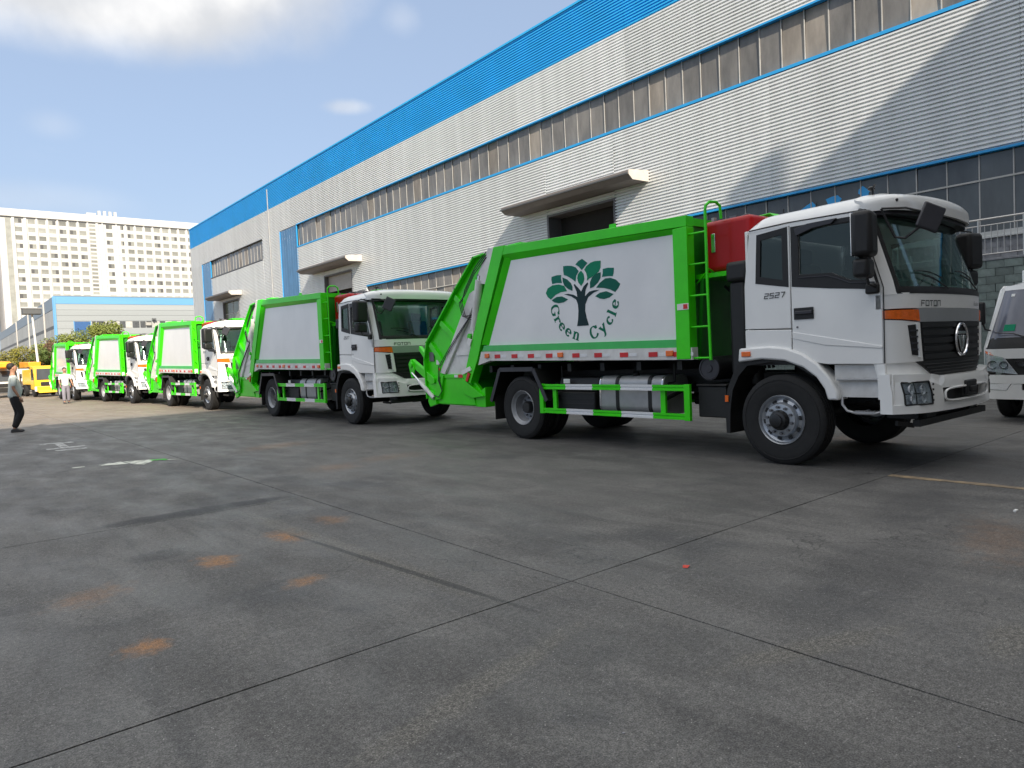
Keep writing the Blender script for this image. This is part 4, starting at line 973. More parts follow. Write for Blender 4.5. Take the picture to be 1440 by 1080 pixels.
    # far-side guard, plain
    for z0 in(.47,.85): MB().box(1.19,1.235,1.3,4.1,z0,z0+.08).build('guard_rail','green_paint',T)
    for y in(1.32,4.08): MB().box(1.18,1.24,y-.04,y+.04,.455,.94).build('guard_end_post','green_paint',T)
    MB().box(.55,1.1,1.6,2.5,.5,1.0).build('air_tank_box','black_plastic',T,bevel=.03)
    # --- between cab and body: air filter, intake, battery case, shelf, red oil tank
    MB().cyl((-1.12,1.02,1.13),(-.6,1.02,1.13),.155,24).build('air_filter','black_plastic',T,smooth=True)
    MB().lathe([(.145,.0),(.15,.012),(.13,.016),(.125,.006),(.05,.006),(.045,.02),(.0,.02)],(-1.12,1.02,1.13),'x',28,-1).build('filter_cover','mirror_grey',T,smooth=True)
    MB().box(-1.10,-.5,.80,1.22,.50,.90).box(-1.12,-.5,.78,1.24,.90,.93).build('brake_valve_box','chassis_black',T,bevel=.02)
    MB().box(-1.14,-.78,.44,.74,2.19,2.44).build('intake_hood','black_plastic',T,bevel=.05,seg=3)
    MB().prism([(-1.10,1.05),(-.80,1.05),(-.80,2.20),(-1.10,2.20)],'y',.50,.72).build('intake_duct','black_plastic',T,bevel=.04)
    mb=MB()
    for k in range(4): mb.tube([(-.70+.1*k,.55,1.1),(-.72+.1*k,.62,1.6),(-.6+.1*k,.75,1.9),(-.6+.1*k,1.1,2.2)],.02,6)
    mb.tube([(-1.05,.47,1.5),(-1.12,.47,1.42),(-1.06,.46,1.3),(-.9,.5,1.1)],.016,6)
    mb.build('hoses','hose_black',T,smooth=True)
    MB().cyl((-.45,.75,.9),(-.45,.75,2.35),.10,14).build('exhaust_stack','chassis_black',T,smooth=True)
    MB().box(-.95,.95,.50,1.30,2.30,2.36).build('tank_shelf','green_paint',T)
    for y in(.60,1.20): MB().bar((-.93,y,2.30),(-.93,y+.1,1.24),.05,.05).build('shelf_leg','green_dark_paint',T)
    r_=MB().box(-.90,.90,.50,1.22,2.36,3.03).build('oil_tank','red_paint',T,bevel=.07,seg=4)
    MB().box(-.912,-.898,1.02,1.08,2.62,2.86).build('level_gauge','chrome',r_,bevel=.004)
    MB().cyl((-.80,1.1,3.02),(-.80,1.1,3.08),.035,10).cyl((-.2,.8,3.02),(-.2,.8,3.1),.06,12).build('tank_fitting','aluminium',r_,smooth=True)
    mb=MB()
    for k in range(9):
        x=.0+k*.05; mb.tube([(x,1.15,2.95),(x+.02,1.05,3.14),(x+.05,.8,3.16),(x+.08,.6,3.02)],.013,6)
    mb.build('green_hoses','green_paint',T,smooth=True)
    mb=MB()
    for k in range(5): mb.tube([(-.55+k*.06,1.15,3.0),(-.5+k*.06,.95,3.08+.02*k),(-.3+k*.05,.8,3.08)],.012,6)
    mb.box(-.6,-.45,.9,1.0,3.03,3.10); mb.build('valve_block','nut_steel',T,smooth=True)
    # --- ladder
    L=MB().tube([(-1.17,.96,1.24),(-1.17,.975,2.2),(-1.17,.975,3.12),(-1.165,.97,3.18),(-1.11,.95,3.23),(-1.0,.93,3.235),(-.93,.92,3.19),(-.91,.92,3.03)],.019,8).build('ladder_stile','green_paint',T,smooth=True)
    for z in(1.27,1.67,2.07,2.47,2.86): MB().tube([(-1.17,.97,z),(-1.19,1.27,z)],.013,8).build('rung','green_paint',L,smooth=True)
    MB().tube([(-1.17,.97,2.40),(-1.0,1.0,2.36)],.014,6).tube([(-1.17,.97,2.36),(-1.0,1.25,2.24)],.012,6).build('ladder_stay','green_paint',L,smooth=True)
    # --- refuse body
    zt=lambda y:3.08+.043*(y-1.3)
    zb=lambda y:1.245+.020*(y-1.3)
    core=[(1.32,zb(1.32)+.01),(1.32,3.02),(5.0,zt(5)-.06),(5.86,zb(5.86)+.02)]
    MB().prism(core,'x',-1.10,1.10).build('body_core','green_dark_paint',T)
    MB().prism([(-1.12,3.0),(-1.05,3.10),(1.05,3.10),(1.12,3.0)],'y',1.30,4.98).build('body_roof','green_paint',T)
    for s in(-1,1):
        pan=MB().prism([(1.42,1.52),(1.42,2.91),(4.97,zt(4.97)-.235),(5.60,1.60)],'x',s*1.17,s*1.09)
        pan.build('side_panel','panel_white',T)
        # stripe and skirt
        MB().prism([(1.42,1.415),(1.42,1.52),(5.62,1.60),(5.68,1.50)],'x',s*1.215,s*1.10).build('side_stripe','stripe_green',T)
        sk=MB().prism([(1.20,1.25),(1.20,1.41),(5.70,1.495),(5.80,1.26),(5.45,1.33)],'x',s*1.225,s*1.10).build('side_skirt','skirt_white',T)
        # frame
        def fr(poly,a,b,nm='frame_member'): return MB().prism(poly,'x',s*a,s*b).build(nm,'green_paint',T,bevel=.006)
        fr([(1.22,2.96),(1.22,3.10),(5.10,zt(5.1)+.01),(5.10,zt(5.1)-.13)],1.235,1.08,'top_rail')
        # bevelled soffit between rail and panel
        mb=MB(); y0,y1=1.42,4.98
        a=[(s*1.235,y0,2.96),(s*1.235,y1,zt(y1)-.125),(s*1.165,y1,zt(y1)-.235),(s*1.165,y0,2.89)]
        mb.add(a+[(s*1.08,p[1],p[2]) for p in a],[(0,1,2,3),(7,6,5,4),(0,3,7,4),(1,5,6,2)]); mb.build('rail_soffit','green_paint',T)
        fr([(1.22,1.26),(1.22,2.96),(1.44,2.955),(1.44,1.26)],1.237,1.08,'front_post')
        fr([(4.90,3.26),(5.20,3.27),(5.90,1.80),(6.26,1.0),(6.05,.93),(5.80,1.36),(5.60,1.82)],1.240,1.06,'rear_post')
        mb=MB(); a=[(s*1.236,4.92,3.05),(s*1.165,4.80,3.02),(s*1.165,5.52,1.60),(s*1.236,5.66,1.62)]
        mb.add(a+[(s*1.08,p[1],p[2]) for p in a],[(0,1,2,3),(7,6,5,4),(0,4,5,1),(3,2,6,7)]); mb.build('post_soffit','green_paint',T)
        # reflectors and markers along the skirt
        for i,y in enumerate([1.36,1.78,2.30,2.80,3.26,3.86,4.30,4.72,5.18]):
            z=1.285+.019*(y-1.3)+.01
            MB().box(min(s*1.226,s*1.232),max(s*1.226,s*1.232),y-.02,y+.13,z,z+.065).build('red_reflector','reflector_red',sk)
            MB().box(min(s*1.226,s*1.230),max(s*1.226,s*1.230),y-.18,y-.04,z+.008,z+.052).build('white_reflector','reflector_white',sk)
        for y in(1.55,3.65,5.52):
            z=1.30+.019*(y-1.3); MB().box(min(s*1.226,s*1.25),max(s*1.226,s*1.25),y-.06,y+.06,z,z+.075).build('marker_light','amber_lens',sk,bevel=.008)
        MB().box(min(s*1.24,s*1.244),max(s*1.24,s*1.244),1.22,1.40,1.60+.30,1.68+.30).build('instruction_sticker','sticker_white',T)
        MB().box(min(s*1.244,s*1.247),max(s*1.244,s*1.247),1.235,1.30,1.91,1.97).build('sticker_mark','reflector_red',T)
    for y in(2.55,4.6):
        MB().prism([(y-.07,3.10),(y-.05,3.22),(y+.05,3.22),(y+.07,3.10)],'x',-1.16,-1.13).build('lifting_lug','green_paint',T)
    MB().box(-1.05,1.05,4.7,5.05,3.08,3.30).build('roof_box','green_paint',T,bevel=.01)
    # --- tailgate and hopper
    tail=[(5.30,3.24),(5.83,3.21),(6.45,2.70),(7.52,1.75),(7.64,1.39),(7.60,.66),(7.40,.52),(5.79,.50),(5.85,.79),(6.10,1.0),(5.55,2.2)]
    hop=[(5.30,3.18),(5.80,3.15),(6.40,2.66),(7.44,1.72),(7.50,1.42),(7.30,1.30),(6.9,1.34),(6.6,.62),(5.9,.6),(6.1,1.0),(5.5,2.2)]
    MB().prism(hop,'x',-1.05,1.05).build('hopper_core','green_dark_paint',T)
    for s in(-1,1):
        G=MB().prism(tail,'x',s*1.14,s*1.08).build('tailgate_side','green_paint',T)
        edge=[(5.55,3.20),(5.83,3.18),(6.43,2.68),(7.49,1.74),(7.61,1.39),(7.57,.64)]
        mb=MB()
        for a,b in zip(edge,edge[1:]):
            d=(Vector(b)-Vector(a)).normalized()*.02; mb.bar((s*1.15,a[0]-d.x,a[1]-d.y),(s*1.15,b[0]+d.x,b[1]+d.y),.15,.035)
        mb.build('tailgate_flange','green_paint',G,bevel=.005)
        for a,b in (((6.50,2.54),(6.12,2.24)),((7.02,2.10),(6.53,1.76)),((7.42,1.70),(6.92,1.22))):
            MB().bar((s*1.16,a[0],a[1]),(s*1.16,b[0],b[1]),.06,.11).build('tailgate_rib','green_paint',G,bevel=.006)
        Wp=MB().prism([(5.21,3.26),(5.36,3.29),(5.72,2.83),(5.66,2.70),(5.44,2.66),(5.3,2.9)],'x',s*1.225,s*1.12).build('tailgate_arm','skirt_white',T,bevel=.006)
        MB().prism([(5.9,2.4),(6.16,2.05),(6.98,1.10),(6.16,1.03),(5.9,1.7),(5.75,2.2)],'x',s*1.165,s*1.10).build('hopper_plate','skirt_white',T)
        MB().prism([(5.86,2.60),(5.99,2.55),(7.06,1.13),(6.90,1.10),(5.80,2.44)],'x',s*1.215,s*1.165).build('slide_rail','skirt_white',T,bevel=.008)
        MB().box(min(s*1.17,s*1.185),max(s*1.17,s*1.185),6.1,6.52,1.45,1.52).build('hopper_plate_rib','skirt_white',T)
        cy=MB().cyl((s*1.20,5.68,2.76),(s*1.20,5.90,1.90),.075,18).build('hydraulic_cylinder','skirt_white',T,smooth=True)
        MB().cyl((s*1.20,5.66,2.84),(s*1.20,5.68,2.76),.045,12).cyl((s*1.20,5.90,1.90),(s*1.20,5.97,1.62),.035,12).build('piston_rod','chrome',cy,smooth=True)
        MB().box(min(s*1.17,s*1.23),max(s*1.17,s*1.23),5.66,5.72,2.80,2.86).build('cylinder_pin','nut_steel',cy)
        MB().cyl((s*1.13,6.0,1.78),(s*1.26,6.0,1.78),.055,14).build('pivot_pin','green_paint',T,smooth=True)
        mb=MB()
        for k in range(3):
            d=.045*k
            mb.tube([(s*1.23,5.42,3.22-d),(s*1.25,5.75,2.98-d),(s*1.27,6.05,2.62-d),(s*1.27,6.15+d,2.40),(s*1.26,6.08+d,2.16),(s*1.24,5.90,2.16-d)],.0085,7)
        for k in range(2): mb.tube([(s*1.235,5.92,2.18),(s*1.235,6.15+.04*k,1.98),(s*1.235,6.60+.05*k,1.62),(s*1.235,7.02+.05*k,1.25),(s*1.235,7.06+.04*k,.98),(s*1.24,6.98,.78),(s*1.24,7.12,.66),(s*1.24,7.28,.70)],.008,7)
        mb.build('hydraulic_hoses','hose_black',T,smooth=True)
        # hopper sill
        MB().prism([(6.0,.53),(7.45,.53),(7.58,.68),(7.55,1.02),(6.30,1.05),(6.12,.98)],'x',s*1.18,s*1.11).build('hopper_side','green_paint',T,bevel=.006)
        q=MB().box(min(s*1.17,s*1.20),max(s*1.17,s*1.20),6.25,7.06,1.03,1.10).build('sill_rail','green_paint',T,bevel=.004)
        MB().box(min(s*1.20,s*1.205),max(s*1.20,s*1.205),6.33,6.47,1.035,1.095).build('red_reflector','reflector_red',q)
        MB().box(min(s*1.20,s*1.205),max(s*1.20,s*1.205),6.49,6.60,1.04,1.09).build('white_reflector','reflector_white',q)
        MB().prism([(5.72,.70),(6.34,1.02),(6.30,.74),(6.05,.66)],'x',s*1.21,s*1.12).build('gusset','green_paint',T,bevel=.004)
        MB().prism([(5.72,.50),(6.02,.50),(6.02,.70),(5.72,.86)],'x',s*1.16,s*.95).build('locking_bracket','green_paint',T,bevel=.005)
        MB().prism([(7.30,1.28),(7.75,1.52),(7.96,1.68),(7.98,1.60),(7.66,1.30),(7.4,1.16)],'x',s*1.10,s*1.02).build('bin_arm','green_paint',T,bevel=.008)
        MB().prism([(7.20,.98),(8.10,1.42),(8.18,1.34),(8.16,1.22),(7.98,1.20),(7.42,.90)],'x',s*1.20,s*1.12).build('lifter_arm','green_paint',T,bevel=.01)
        MB().prism([(8.10,1.42),(8.2,1.32),(8.12,1.05),(8.02,1.02),(7.98,1.2)],'x',s*1.225,s*1.20).build('lifter_hook','green_paint',T,bevel=.006)
        MB().prism([(7.08,.62),(7.30,.60),(7.16,1.05),(6.94,1.08)],'x',s*1.225,s*1.18).build('hopper_strut','green_paint',T,bevel=.006)
        MB().cyl((s*1.17,7.28,.98),(s*1.25,7.28,.98),.06,14).cyl((s*1.17,8.08,1.3),(s*1.25,8.08,1.3),.05,12).build('lifter_pivot','green_paint',T,smooth=True)
        lc=MB().cyl((s*1.235,7.28,.64),(s*1.235,7.78,.96),.042,14).build('lifter_cylinder','skirt_white',T,smooth=True)
        MB().cyl((s*1.235,7.78,.96),(s*1.235,8.05,1.14),.02,10).build('lifter_rod','chrome',lc,smooth=True)
        MB().prism([(7.22,.52),(7.45,.46),(7.52,.58),(7.42,.80),(7.30,.74)],'x',s*1.225,s*1.16).build('lifter_foot','green_paint',T,bevel=.008)
        MB().box(min(s*1.142,s*1.16),max(s*1.142,s*1.16),7.34,7.50,1.36,1.54).build('rear_lamp_mesh','nut_steel',G)
        MB().box(min(s*1.142,s*1.15),max(s*1.142,s*1.15),7.17,7.27,1.29,1.38).build('rear_sticker','sticker_white',G)
        MB().cyl((s*1.14,7.17,1.20),(s*1.155,7.17,1.20),.028,12).build('side_reflector','amber_lens',G,smooth=True)
        MB().prism([(5.92,1.72),(6.02,1.76),(6.08,1.66),(5.99,1.60)],'x',s*1.262,s*1.24).build('post_sticker','sticker_white',T)
        MB().prism([(6.02,1.24),(6.30,1.16),(6.26,1.09),(5.99,1.17)],'x',s*1.262,s*1.24).build('post_sticker','sticker_white',T)
        MB().prism([(6.02,1.11),(6.09,1.13),(6.17,.98),(6.11,.96)],'x',s*1.262,s*1.24).build('post_reflector','reflector_red',T)
    MB().box(-1.0,1.0,5.3,5.8,3.18,3.24).build('tailgate_top','green_paint',T)
    MB().bar((0,5.83,3.18),(0,7.50,1.76),2.18,.03,Vector((1,0,0))).build('tailgate_back','green_paint',T)
    MB().box(-1.08,1.08,7.44,7.60,.62,1.30).build('hopper_lip','green_paint',T,bevel=.01)
    MB().box(-.9,.9,6.0,7.4,.55,.62).build('hopper_floor','green_dark_paint',T)
    for x in(-.9,.9): MB().box(x-.12,x+.12,7.60,7.63,.75,.85).build('tail_light','red_lens',T)
    return T
TR=build_truck()
# ------------------------------------------------------------------ the row of trucks
scan()
GROUPT='green and white garbage trucks parked in a row'
TR['label']='nearest garbage truck, white cab, green tree logo and Green Cycle lettering on its side'
TR['group']=GROUPT; TR.location=(8.78,4.31,0)
# origin (front axle), yaw about z
ROW=[((8.50,14.64,0),R(0.9),'second truck of the row, in the shade with a plain glossy grey side panel'),
     ((8.38,25.0,0),R(1.5),'third truck of the row, sunlit lime green frame, bumper still in the shade'),
     ((8.0,34.95,0),R(4.4),'fourth truck of the row, sunlit, between the third and the last one'),
     ((7.02,44.2,0),R(1.2),'last and smallest looking truck of the row, man in grey trousers beside it')]
for loc,a,lab in ROW:
    c=copy_tree(TR,skip=('instruction_sticker','sticker_mark') if a>R(1) else ()); c.location=loc; c.rotation_euler=(0,0,a); c['label']=lab; c['group']=GROUPT
# logo and lettering on the nearest truck
leaves={
'A': [(3.16, 2.806), (3.05, 2.73), (3.111, 2.687), (3.169, 2.644), (3.182, 2.646), (3.233, 2.699), (3.303, 2.738), (3.239, 2.782)] ,
'B': [(2.781, 2.73), (2.793, 2.632), (2.827, 2.575), (2.936, 2.529), (3.024, 2.497), (3.073, 2.472), (3.066, 2.525), (3.084, 2.59), (3.121, 2.638), (3.079, 2.683), (2.989, 2.726), (2.903, 2.738)] ,
'C': [(3.569, 2.748), (3.481, 2.743), (3.389, 2.73), (3.3, 2.695), (3.241, 2.632), (3.297, 2.568), (3.317, 2.482), (3.401, 2.539), (3.501, 2.591), (3.563, 2.611), (3.573, 2.68)] ,
'D': [(3.188, 2.631), (3.14, 2.578), (3.126, 2.509), (3.154, 2.449), (3.2, 2.407), (3.253, 2.46), (3.276, 2.526), (3.262, 2.579), (3.226, 2.615)] ,
'E': [(3.596, 2.577), (3.493, 2.534), (3.416, 2.469), (3.385, 2.41), (3.393, 2.351), (3.479, 2.387), (3.557, 2.443), (3.593, 2.512)] ,
'F': [(2.79, 2.563), (2.799, 2.48), (2.857, 2.417), (2.945, 2.365), (3.017, 2.352), (3.012, 2.442), (2.969, 2.507), (2.892, 2.552)] ,
'G': [(2.746, 2.604), (2.649, 2.61), (2.533, 2.596), (2.541, 2.526), (2.56, 2.48), (2.645, 2.49), (2.769, 2.492), (2.749, 2.543)] ,
'H': [(3.841, 2.613), (3.724, 2.625), (3.624, 2.618), (3.632, 2.565), (3.613, 2.493), (3.731, 2.506), (3.833, 2.5), (3.849, 2.565)] ,
'I': [(2.892, 2.348), (2.815, 2.413), (2.708, 2.462), (2.605, 2.461), (2.506, 2.425), (2.424, 2.356), (2.462, 2.3), (2.525, 2.25), (2.614, 2.293), (2.736, 2.328)] ,
'J': [(3.88, 2.261), (3.951, 2.309), (3.989, 2.371), (3.942, 2.442), (3.83, 2.48), (3.685, 2.478), (3.569, 2.445), (3.508, 2.358), (3.645, 2.355), (3.766, 2.325)] ,
'K': [(2.92, 2.226), (2.823, 2.268), (2.697, 2.278), (2.557, 2.224), (2.64, 2.182), (2.744, 2.168), (2.827, 2.183)] ,
'L': [(3.861, 2.248), (3.744, 2.29), (3.625, 2.288), (3.493, 2.23), (3.584, 2.194), (3.703, 2.188), (3.798, 2.208)] ,
'T': [(3.318, 1.809), (3.294, 1.899), (3.277, 2.041), (3.283, 2.137), (3.317, 2.211), (3.416, 2.268), (3.572, 2.315), (3.483, 2.315), (3.37, 2.288), (3.292, 2.249), (3.299, 2.329), (3.356, 2.439), (3.337, 2.448), (3.252, 2.372), (3.205, 2.32), (3.15, 2.393), (3.066, 2.444), (3.054, 2.423), (3.109, 2.342), (3.132, 2.242), (3.035, 2.304), (2.926, 2.316), (2.831, 2.311), (2.95, 2.28), (3.061, 2.228), (3.128, 2.124), (3.137, 2.03), (3.111, 1.918), (3.071, 1.805)] ,
}
cmap={'A':'leaf_a','B':'leaf_b','C':'leaf_a','D':'leaf_b','E':'leaf_c','F':'leaf_c','G':'leaf_a','H':'leaf_a','I':'leaf_c','J':'leaf_b','K':'leaf_c','L':'leaf_c','T':'trunk_print'}
for k,(n,poly) in enumerate(leaves.items()):
    mb=MB().prism([(y,z) for y,z in poly],'x',-1.1745,-1.1705)
    mb.build('logo_trunk' if n=='T' else 'logo_leaf',cmap[n],TR)
# letters round the arc below the tree
cen=(3.163,2.205); word='Green Cycle'; angs=[-77,-61,-47,-32,-16,None,17,34,50,62,76]; rad=[.60,.60,.60,.60,.60,0,.60,.595,.59,.585,.58]
for i,ch in enumerate(word):
    if ch==' ': continue
    a=R(angs[i]); r=rad[i]+.0
    # the reader sees +y to the left, so the text's own x axis is -y
    ex=Vector((-math.cos(a),math.sin(a))); ez=Vector((math.sin(a),math.cos(a)))   # (y,z)
    ez=Vector((-math.sin(a)*-1,math.cos(a)))
    up_=Vector((math.sin(a),math.cos(a))) if 0 else (Vector(cen)-Vector((cen[0]-math.sin(a)*r*1.0*1.16,cen[1]-math.cos(a)*r*.97))).normalized()
    pos=Vector((cen[0]-math.sin(a)*r*1.12,cen[1]-math.cos(a)*r*.93))
    exv=Vector((-up_.y,up_.x)); 
    if exv.x>0: exv=-exv
    size=.172
    wdt={'G':1.0,'C':.95,'r':.62,'e':.7,'n':.8,'c':.68,'l':.4,'y':.8}[ch]
    mb=MB()
    def tf(x,y,h,pos=pos,exv=exv,up_=up_,wdt=wdt,size=size):
        q=pos+exv*(x-wdt*size*.5)+up_*(y-size*.35); return (-1.1715-h,q.x,q.y)
    glyph(mb,ch,(0,0),size,tf,.235,.085,True,1.0)
    mb.build('logo_letter','text_print',TR,fix=False)
# ------------------------------------------------------------------ small white truck at the right edge, its nose towards -x
mat('van_white',(.76,.76,.76),.28,var=.03,coat=.6)
V=thing('small_white_truck','small white light truck nose-on at the right edge of the yard, cut by the frame','light truck',(13.02,3.01,0))
def vf(y,z):
    t=abs(y)/.92
    return .0+.05*t*t+.20*t**9+(max(z-1.13,0)*.34)+ (.10*max(.75-z,0) if z<.0 else 0)
def vpatch(A,off=0,th=.04,nu=16,nv=4):
    qm=quadmap(*A)
    def P(u,v): y,z=qm(u,v); return (vf(y,z)-off,y,z)
    return MB().grid(P,nu,nv,(th,0,0))
for s in(-1,1):
    MB().prism([(.22,.50),(.20,1.15),(.50,2.05),(.62,2.12),(1.6,2.14),(1.66,.55),(1.42,.5),(1.30,.78),(1.05,.90),(.75,.84),(.58,.66),(.52,.5)],'y',s*.92,s*.88).build('cab_side','van_white',V,bevel=.01)
    w=MB().prism([(.42,1.25),(.60,1.92),(1.40,1.95),(1.42,1.25)],'y',s*.926,s*.90).build('side_window','pane_slate',V)
    wh=MB().lathe([(.20,-.20),(.33,-.21),(.365,-.18),(.37,-.03),(.335,0),(.2,-.01)],(1.02,s*.90,.37),'y',28,s).build('wheel','rubber',V,smooth=True)
    MB().lathe([(.2,-.02),(.19,-.05),(.10,-.03),(0,-.02)],(1.02,s*.90,.37),'y',20,s).build('rim','rim_silver',wh,smooth=True)
    m_=MB().box(-.05,.05,-.095,.095,-.18,.18).build('side_mirror','black_plastic',V,bevel=.035,seg=3); m_.location=(.02,s*.93,1.69)
    MB().tube([(.25,s*.88,1.42),(.16,s*.93,1.44),(.04,s*.95,1.55)],.013,6).build('mirror_arm','hose_black',V,smooth=True)
    hl=vpatch(((s*.42,.74),(s*.93,.80),(s*.925,1.08),(s*.60,1.0)),.004,.05,10,3).build('headlight','lamp_chrome',V,smooth=True)
    for y_,r_ in((.60,.052),(.76,.062)):
        MB().lathe([(.0,.0),(r_*.6,-.012),(r_,-.03),(r_*1.1,-.02)],(vf(y_,.88)-.015+.03,s*y_,.885),'x',16,1).build('lamp_bowl','reflector_white',hl,smooth=True)
        MB().tube([(vf(y_,.88)-.02,s*y_+r_*math.cos(a),.885+r_*math.sin(a)) for a in [2*math.pi*i/16 for i in range(16)]],.006,5,closed=True).build('lamp_rim','trim_dark',hl,smooth=True)
    vpatch(((s*.70,1.02),(s*.925,1.06),(s*.925,1.11),(s*.80,1.08)),.008,.03,5,1).build('indicator','amber_lens',hl)
    MB().grid(lambda u,v,s=s:(vf(*quadmap((s*.42,.745),(s*.93,.80),(s*.925,1.08),(s*.60,1.0))(u,v))-.03,)+tuple(quadmap((s*.42,.745),(s*.93,.80),(s*.925,1.08),(s*.60,1.0))(u,v)),8,3,(.004,0,0)).build('headlight_cover','lens_glass',hl,smooth=True)
    vpatch(((s*.56,.50),(s*.84,.51),(s*.88,.59),(s*.50,.60)),.055,.03,6,1).build('fog_lamp','reflector_white',V,smooth=True)
MB().grid(lambda u,v:(.50+1.15*v,(u*2-1)*.915,2.05+.13*(1-abs(u*2-1)**4)**.5*min(1,.35+v*3)),16,8,(0,0,-.02)).build('cab_roof','van_white',V,smooth=True)
MB().box(1.60,1.66,-.9,.9,.6,2.12).build('cab_back','van_white',V)
vpatch(((-.90,1.10),(.90,1.10),(.90,1.30),(-.90,1.30)),.002,.04,18,3).build('windscreen_base','black_plastic',V,smooth=True)
vpatch(((-.86,1.28),(.86,1.28),(.80,2.05),(-.80,2.05)),.0,.01,18,6).build('windscreen','van_glass',V,smooth=True)
for s in(-1,1): vpatch(((s*.86,1.15),(s*.925,1.15),(s*.90,2.08),(s*.80,2.05)),.006,.05,4,6).build('pillar','van_white',V,smooth=True)
vpatch(((-.80,2.03),(.80,2.03),(.82,2.10),(-.82,2.10)),.006,.05,14,2).build('roof_front','van_white',V,smooth=True)
vpatch(((-.925,.98),(.925,.98),(.92,1.13),(-.92,1.13)),.008,.05,20,2).build('front_panel','van_white',V,smooth=True)
vpatch(((-.60,.72),(.60,.72),(.62,1.0),(-.62,1.0)),.0,.05,16,2).build('grille','black_plastic',V,smooth=True)
vpatch(((-.40,.86),(.40,.86),(.46,.93),(-.46,.93)),.03,.04,12,1).build('grille_bar','chrome',V,smooth=True)
vb=vpatch(((-.94,.36),(.94,.36),(.94,.50),(-.94,.50)),.05,.12,22,2).build('bumper','van_white',V,smooth=True)
vpatch(((-.94,.60),(.94,.60),(.94,.73),(-.94,.73)),.055,.12,22,2).build('bumper_top','van_white',vb,smooth=True)
for s in(-1,1):
    vpatch(((s*.86,.50),(s*.94,.50),(s*.94,.60),(s*.88,.60)),.05,.12,3,1).build('bumper_corner','van_white',vb)
    vpatch(((s*.36,.50),(s*.55,.50),(s*.49,.60),(s*.36,.60)),.05,.12,3,1).build('bumper_bridge','van_white',vb)
vpatch(((-.36,.50),(.36,.50),(.36,.60),(-.36,.60)),.0,.10,8,1).build('air_intake','black_plastic',vb)
for y_ in(-.45,.25): MB().tube([(vf(y_,1.3)-.03,y_,1.27),(vf(y_,1.36)-.03,y_+.25,1.36),(vf(y_,1.4)-.03,y_+.5,1.38)],.008,5).build('wiper','hose_black',V,smooth=True)
vpatch(((.50,1.40),(.66,1.40),(.66,1.50),(.50,1.50)),.008,.004,3,1).build('windscreen_sticker','leaf_b',V)
vpatch(((.60,1.93),(.66,1.93),(.66,1.97),(.60,1.97)),.008,.004,2,1).build('windscreen_sticker','sticker_white',V)
for o in list(bpy.data.objects):
    # the cab leans in above the waist: narrow it upwards
    r=o
    while r.parent: r=r.parent
    if r is V and o.type=='MESH' and o.name.split('.')[0] not in('wheel','rim','side_mirror'):
        for v_ in o.data.vertices:
            zz=v_.co.z; v_.co.y*=1-.17*max(0,min((zz-1.15)/.95,1.1))
MB().box(1.75,5.2,-.86,.80,.75,2.42).build('cargo_box','van_white',V,bevel=.02)
MB().box(.4,5.0,-.35,.35,.35,.75).build('chassis','chassis_black',V)
for s in(-1,1): MB().lathe([(.0,-.2),(.33,-.21),(.37,-.18),(.37,-.03),(.335,0),(.0,-.01)],(4.2,s*.88,.37),'y',24,s).build('wheel','rubber',V,smooth=True)
V.scale=(1.03,1.03,1.03)
# ------------------------------------------------------------------ people
mat('skin',(.36,.19,.12),.6,var=.08)
mat('hair_black',(.015,.012,.010),.7)
mat('shirt_grey_green',(.55,.61,.59),.85,var=.1,scale=8,bump=.4,bscale=9)
mat('shirt_white',(.72,.72,.72),.85,var=.06,scale=8,bump=.4,bscale=9)
mat('trousers_black',(.012,.012,.014),.9)
mat('trousers_grey',(.20,.19,.23),.9,var=.1,bump=.4,bscale=9)
mat('shoe_dark',(.04,.04,.045),.6)
def skin_mesh(name,verts,edges,radii,m,parent,root=0,sub=2):
    me=bpy.data.meshes.new(name); me.from_pydata(verts,edges,[]); o=bpy.data.objects.new(name,me); COL.objects.link(o); o.parent=parent
    me.materials.append(MT[m])
    sk=o.modifiers.new('skin','SKIN'); sk.use_smooth_shade=True
    lay=me.skin_vertices[0] if me.skin_vertices else None
    for i,r in enumerate(radii):
        rx,ry=(r if isinstance(r,tuple) else (r,r)); lay.data[i].radius=(rx,ry); lay.data[i].use_root=(i==root)
    ss=o.modifiers.new('sub','SUBSURF'); ss.levels=sub; ss.render_levels=sub
    return o
def skin_obj(name,chains,m,parent,sub=2):
    """chains: list of lists of (x,y,z,r); a chain may start with an int = index of the vertex it hangs on"""
    V_=[];E_=[];R_=[]
    for ch in chains:
        prev=None
        for p in ch:
            if isinstance(p,int): prev=p; continue
            V_.append(p[:3]); R_.append(p[3] if len(p)==4 else (p[3],p[4])); i=len(V_)-1
            if prev is not None: E_.append((prev,i))
            prev=i
    me=bpy.data.meshes.new(name); me.from_pydata(V_,E_,[]); me.materials.append(MT[m])
    o=bpy.data.objects.new(name,me); COL.objects.link(o); o.parent=parent
    b=bmesh.new(); b.from_mesh(me); lay=b.verts.layers.skin.verify(); b.verts.ensure_lookup_table()
    for v,r in zip(b.verts,R_): v[lay].radius=r if isinstance(r,tuple) else (r,r); v[lay].use_root=(v.index==0)
    b.to_mesh(me); b.free()
    sk=o.modifiers.new('skin','SKIN'); sk.use_smooth_shade=True
    ss=o.modifiers.new('sub','SUBSURF'); ss.levels=sub; ss.render_levels=sub
    return o
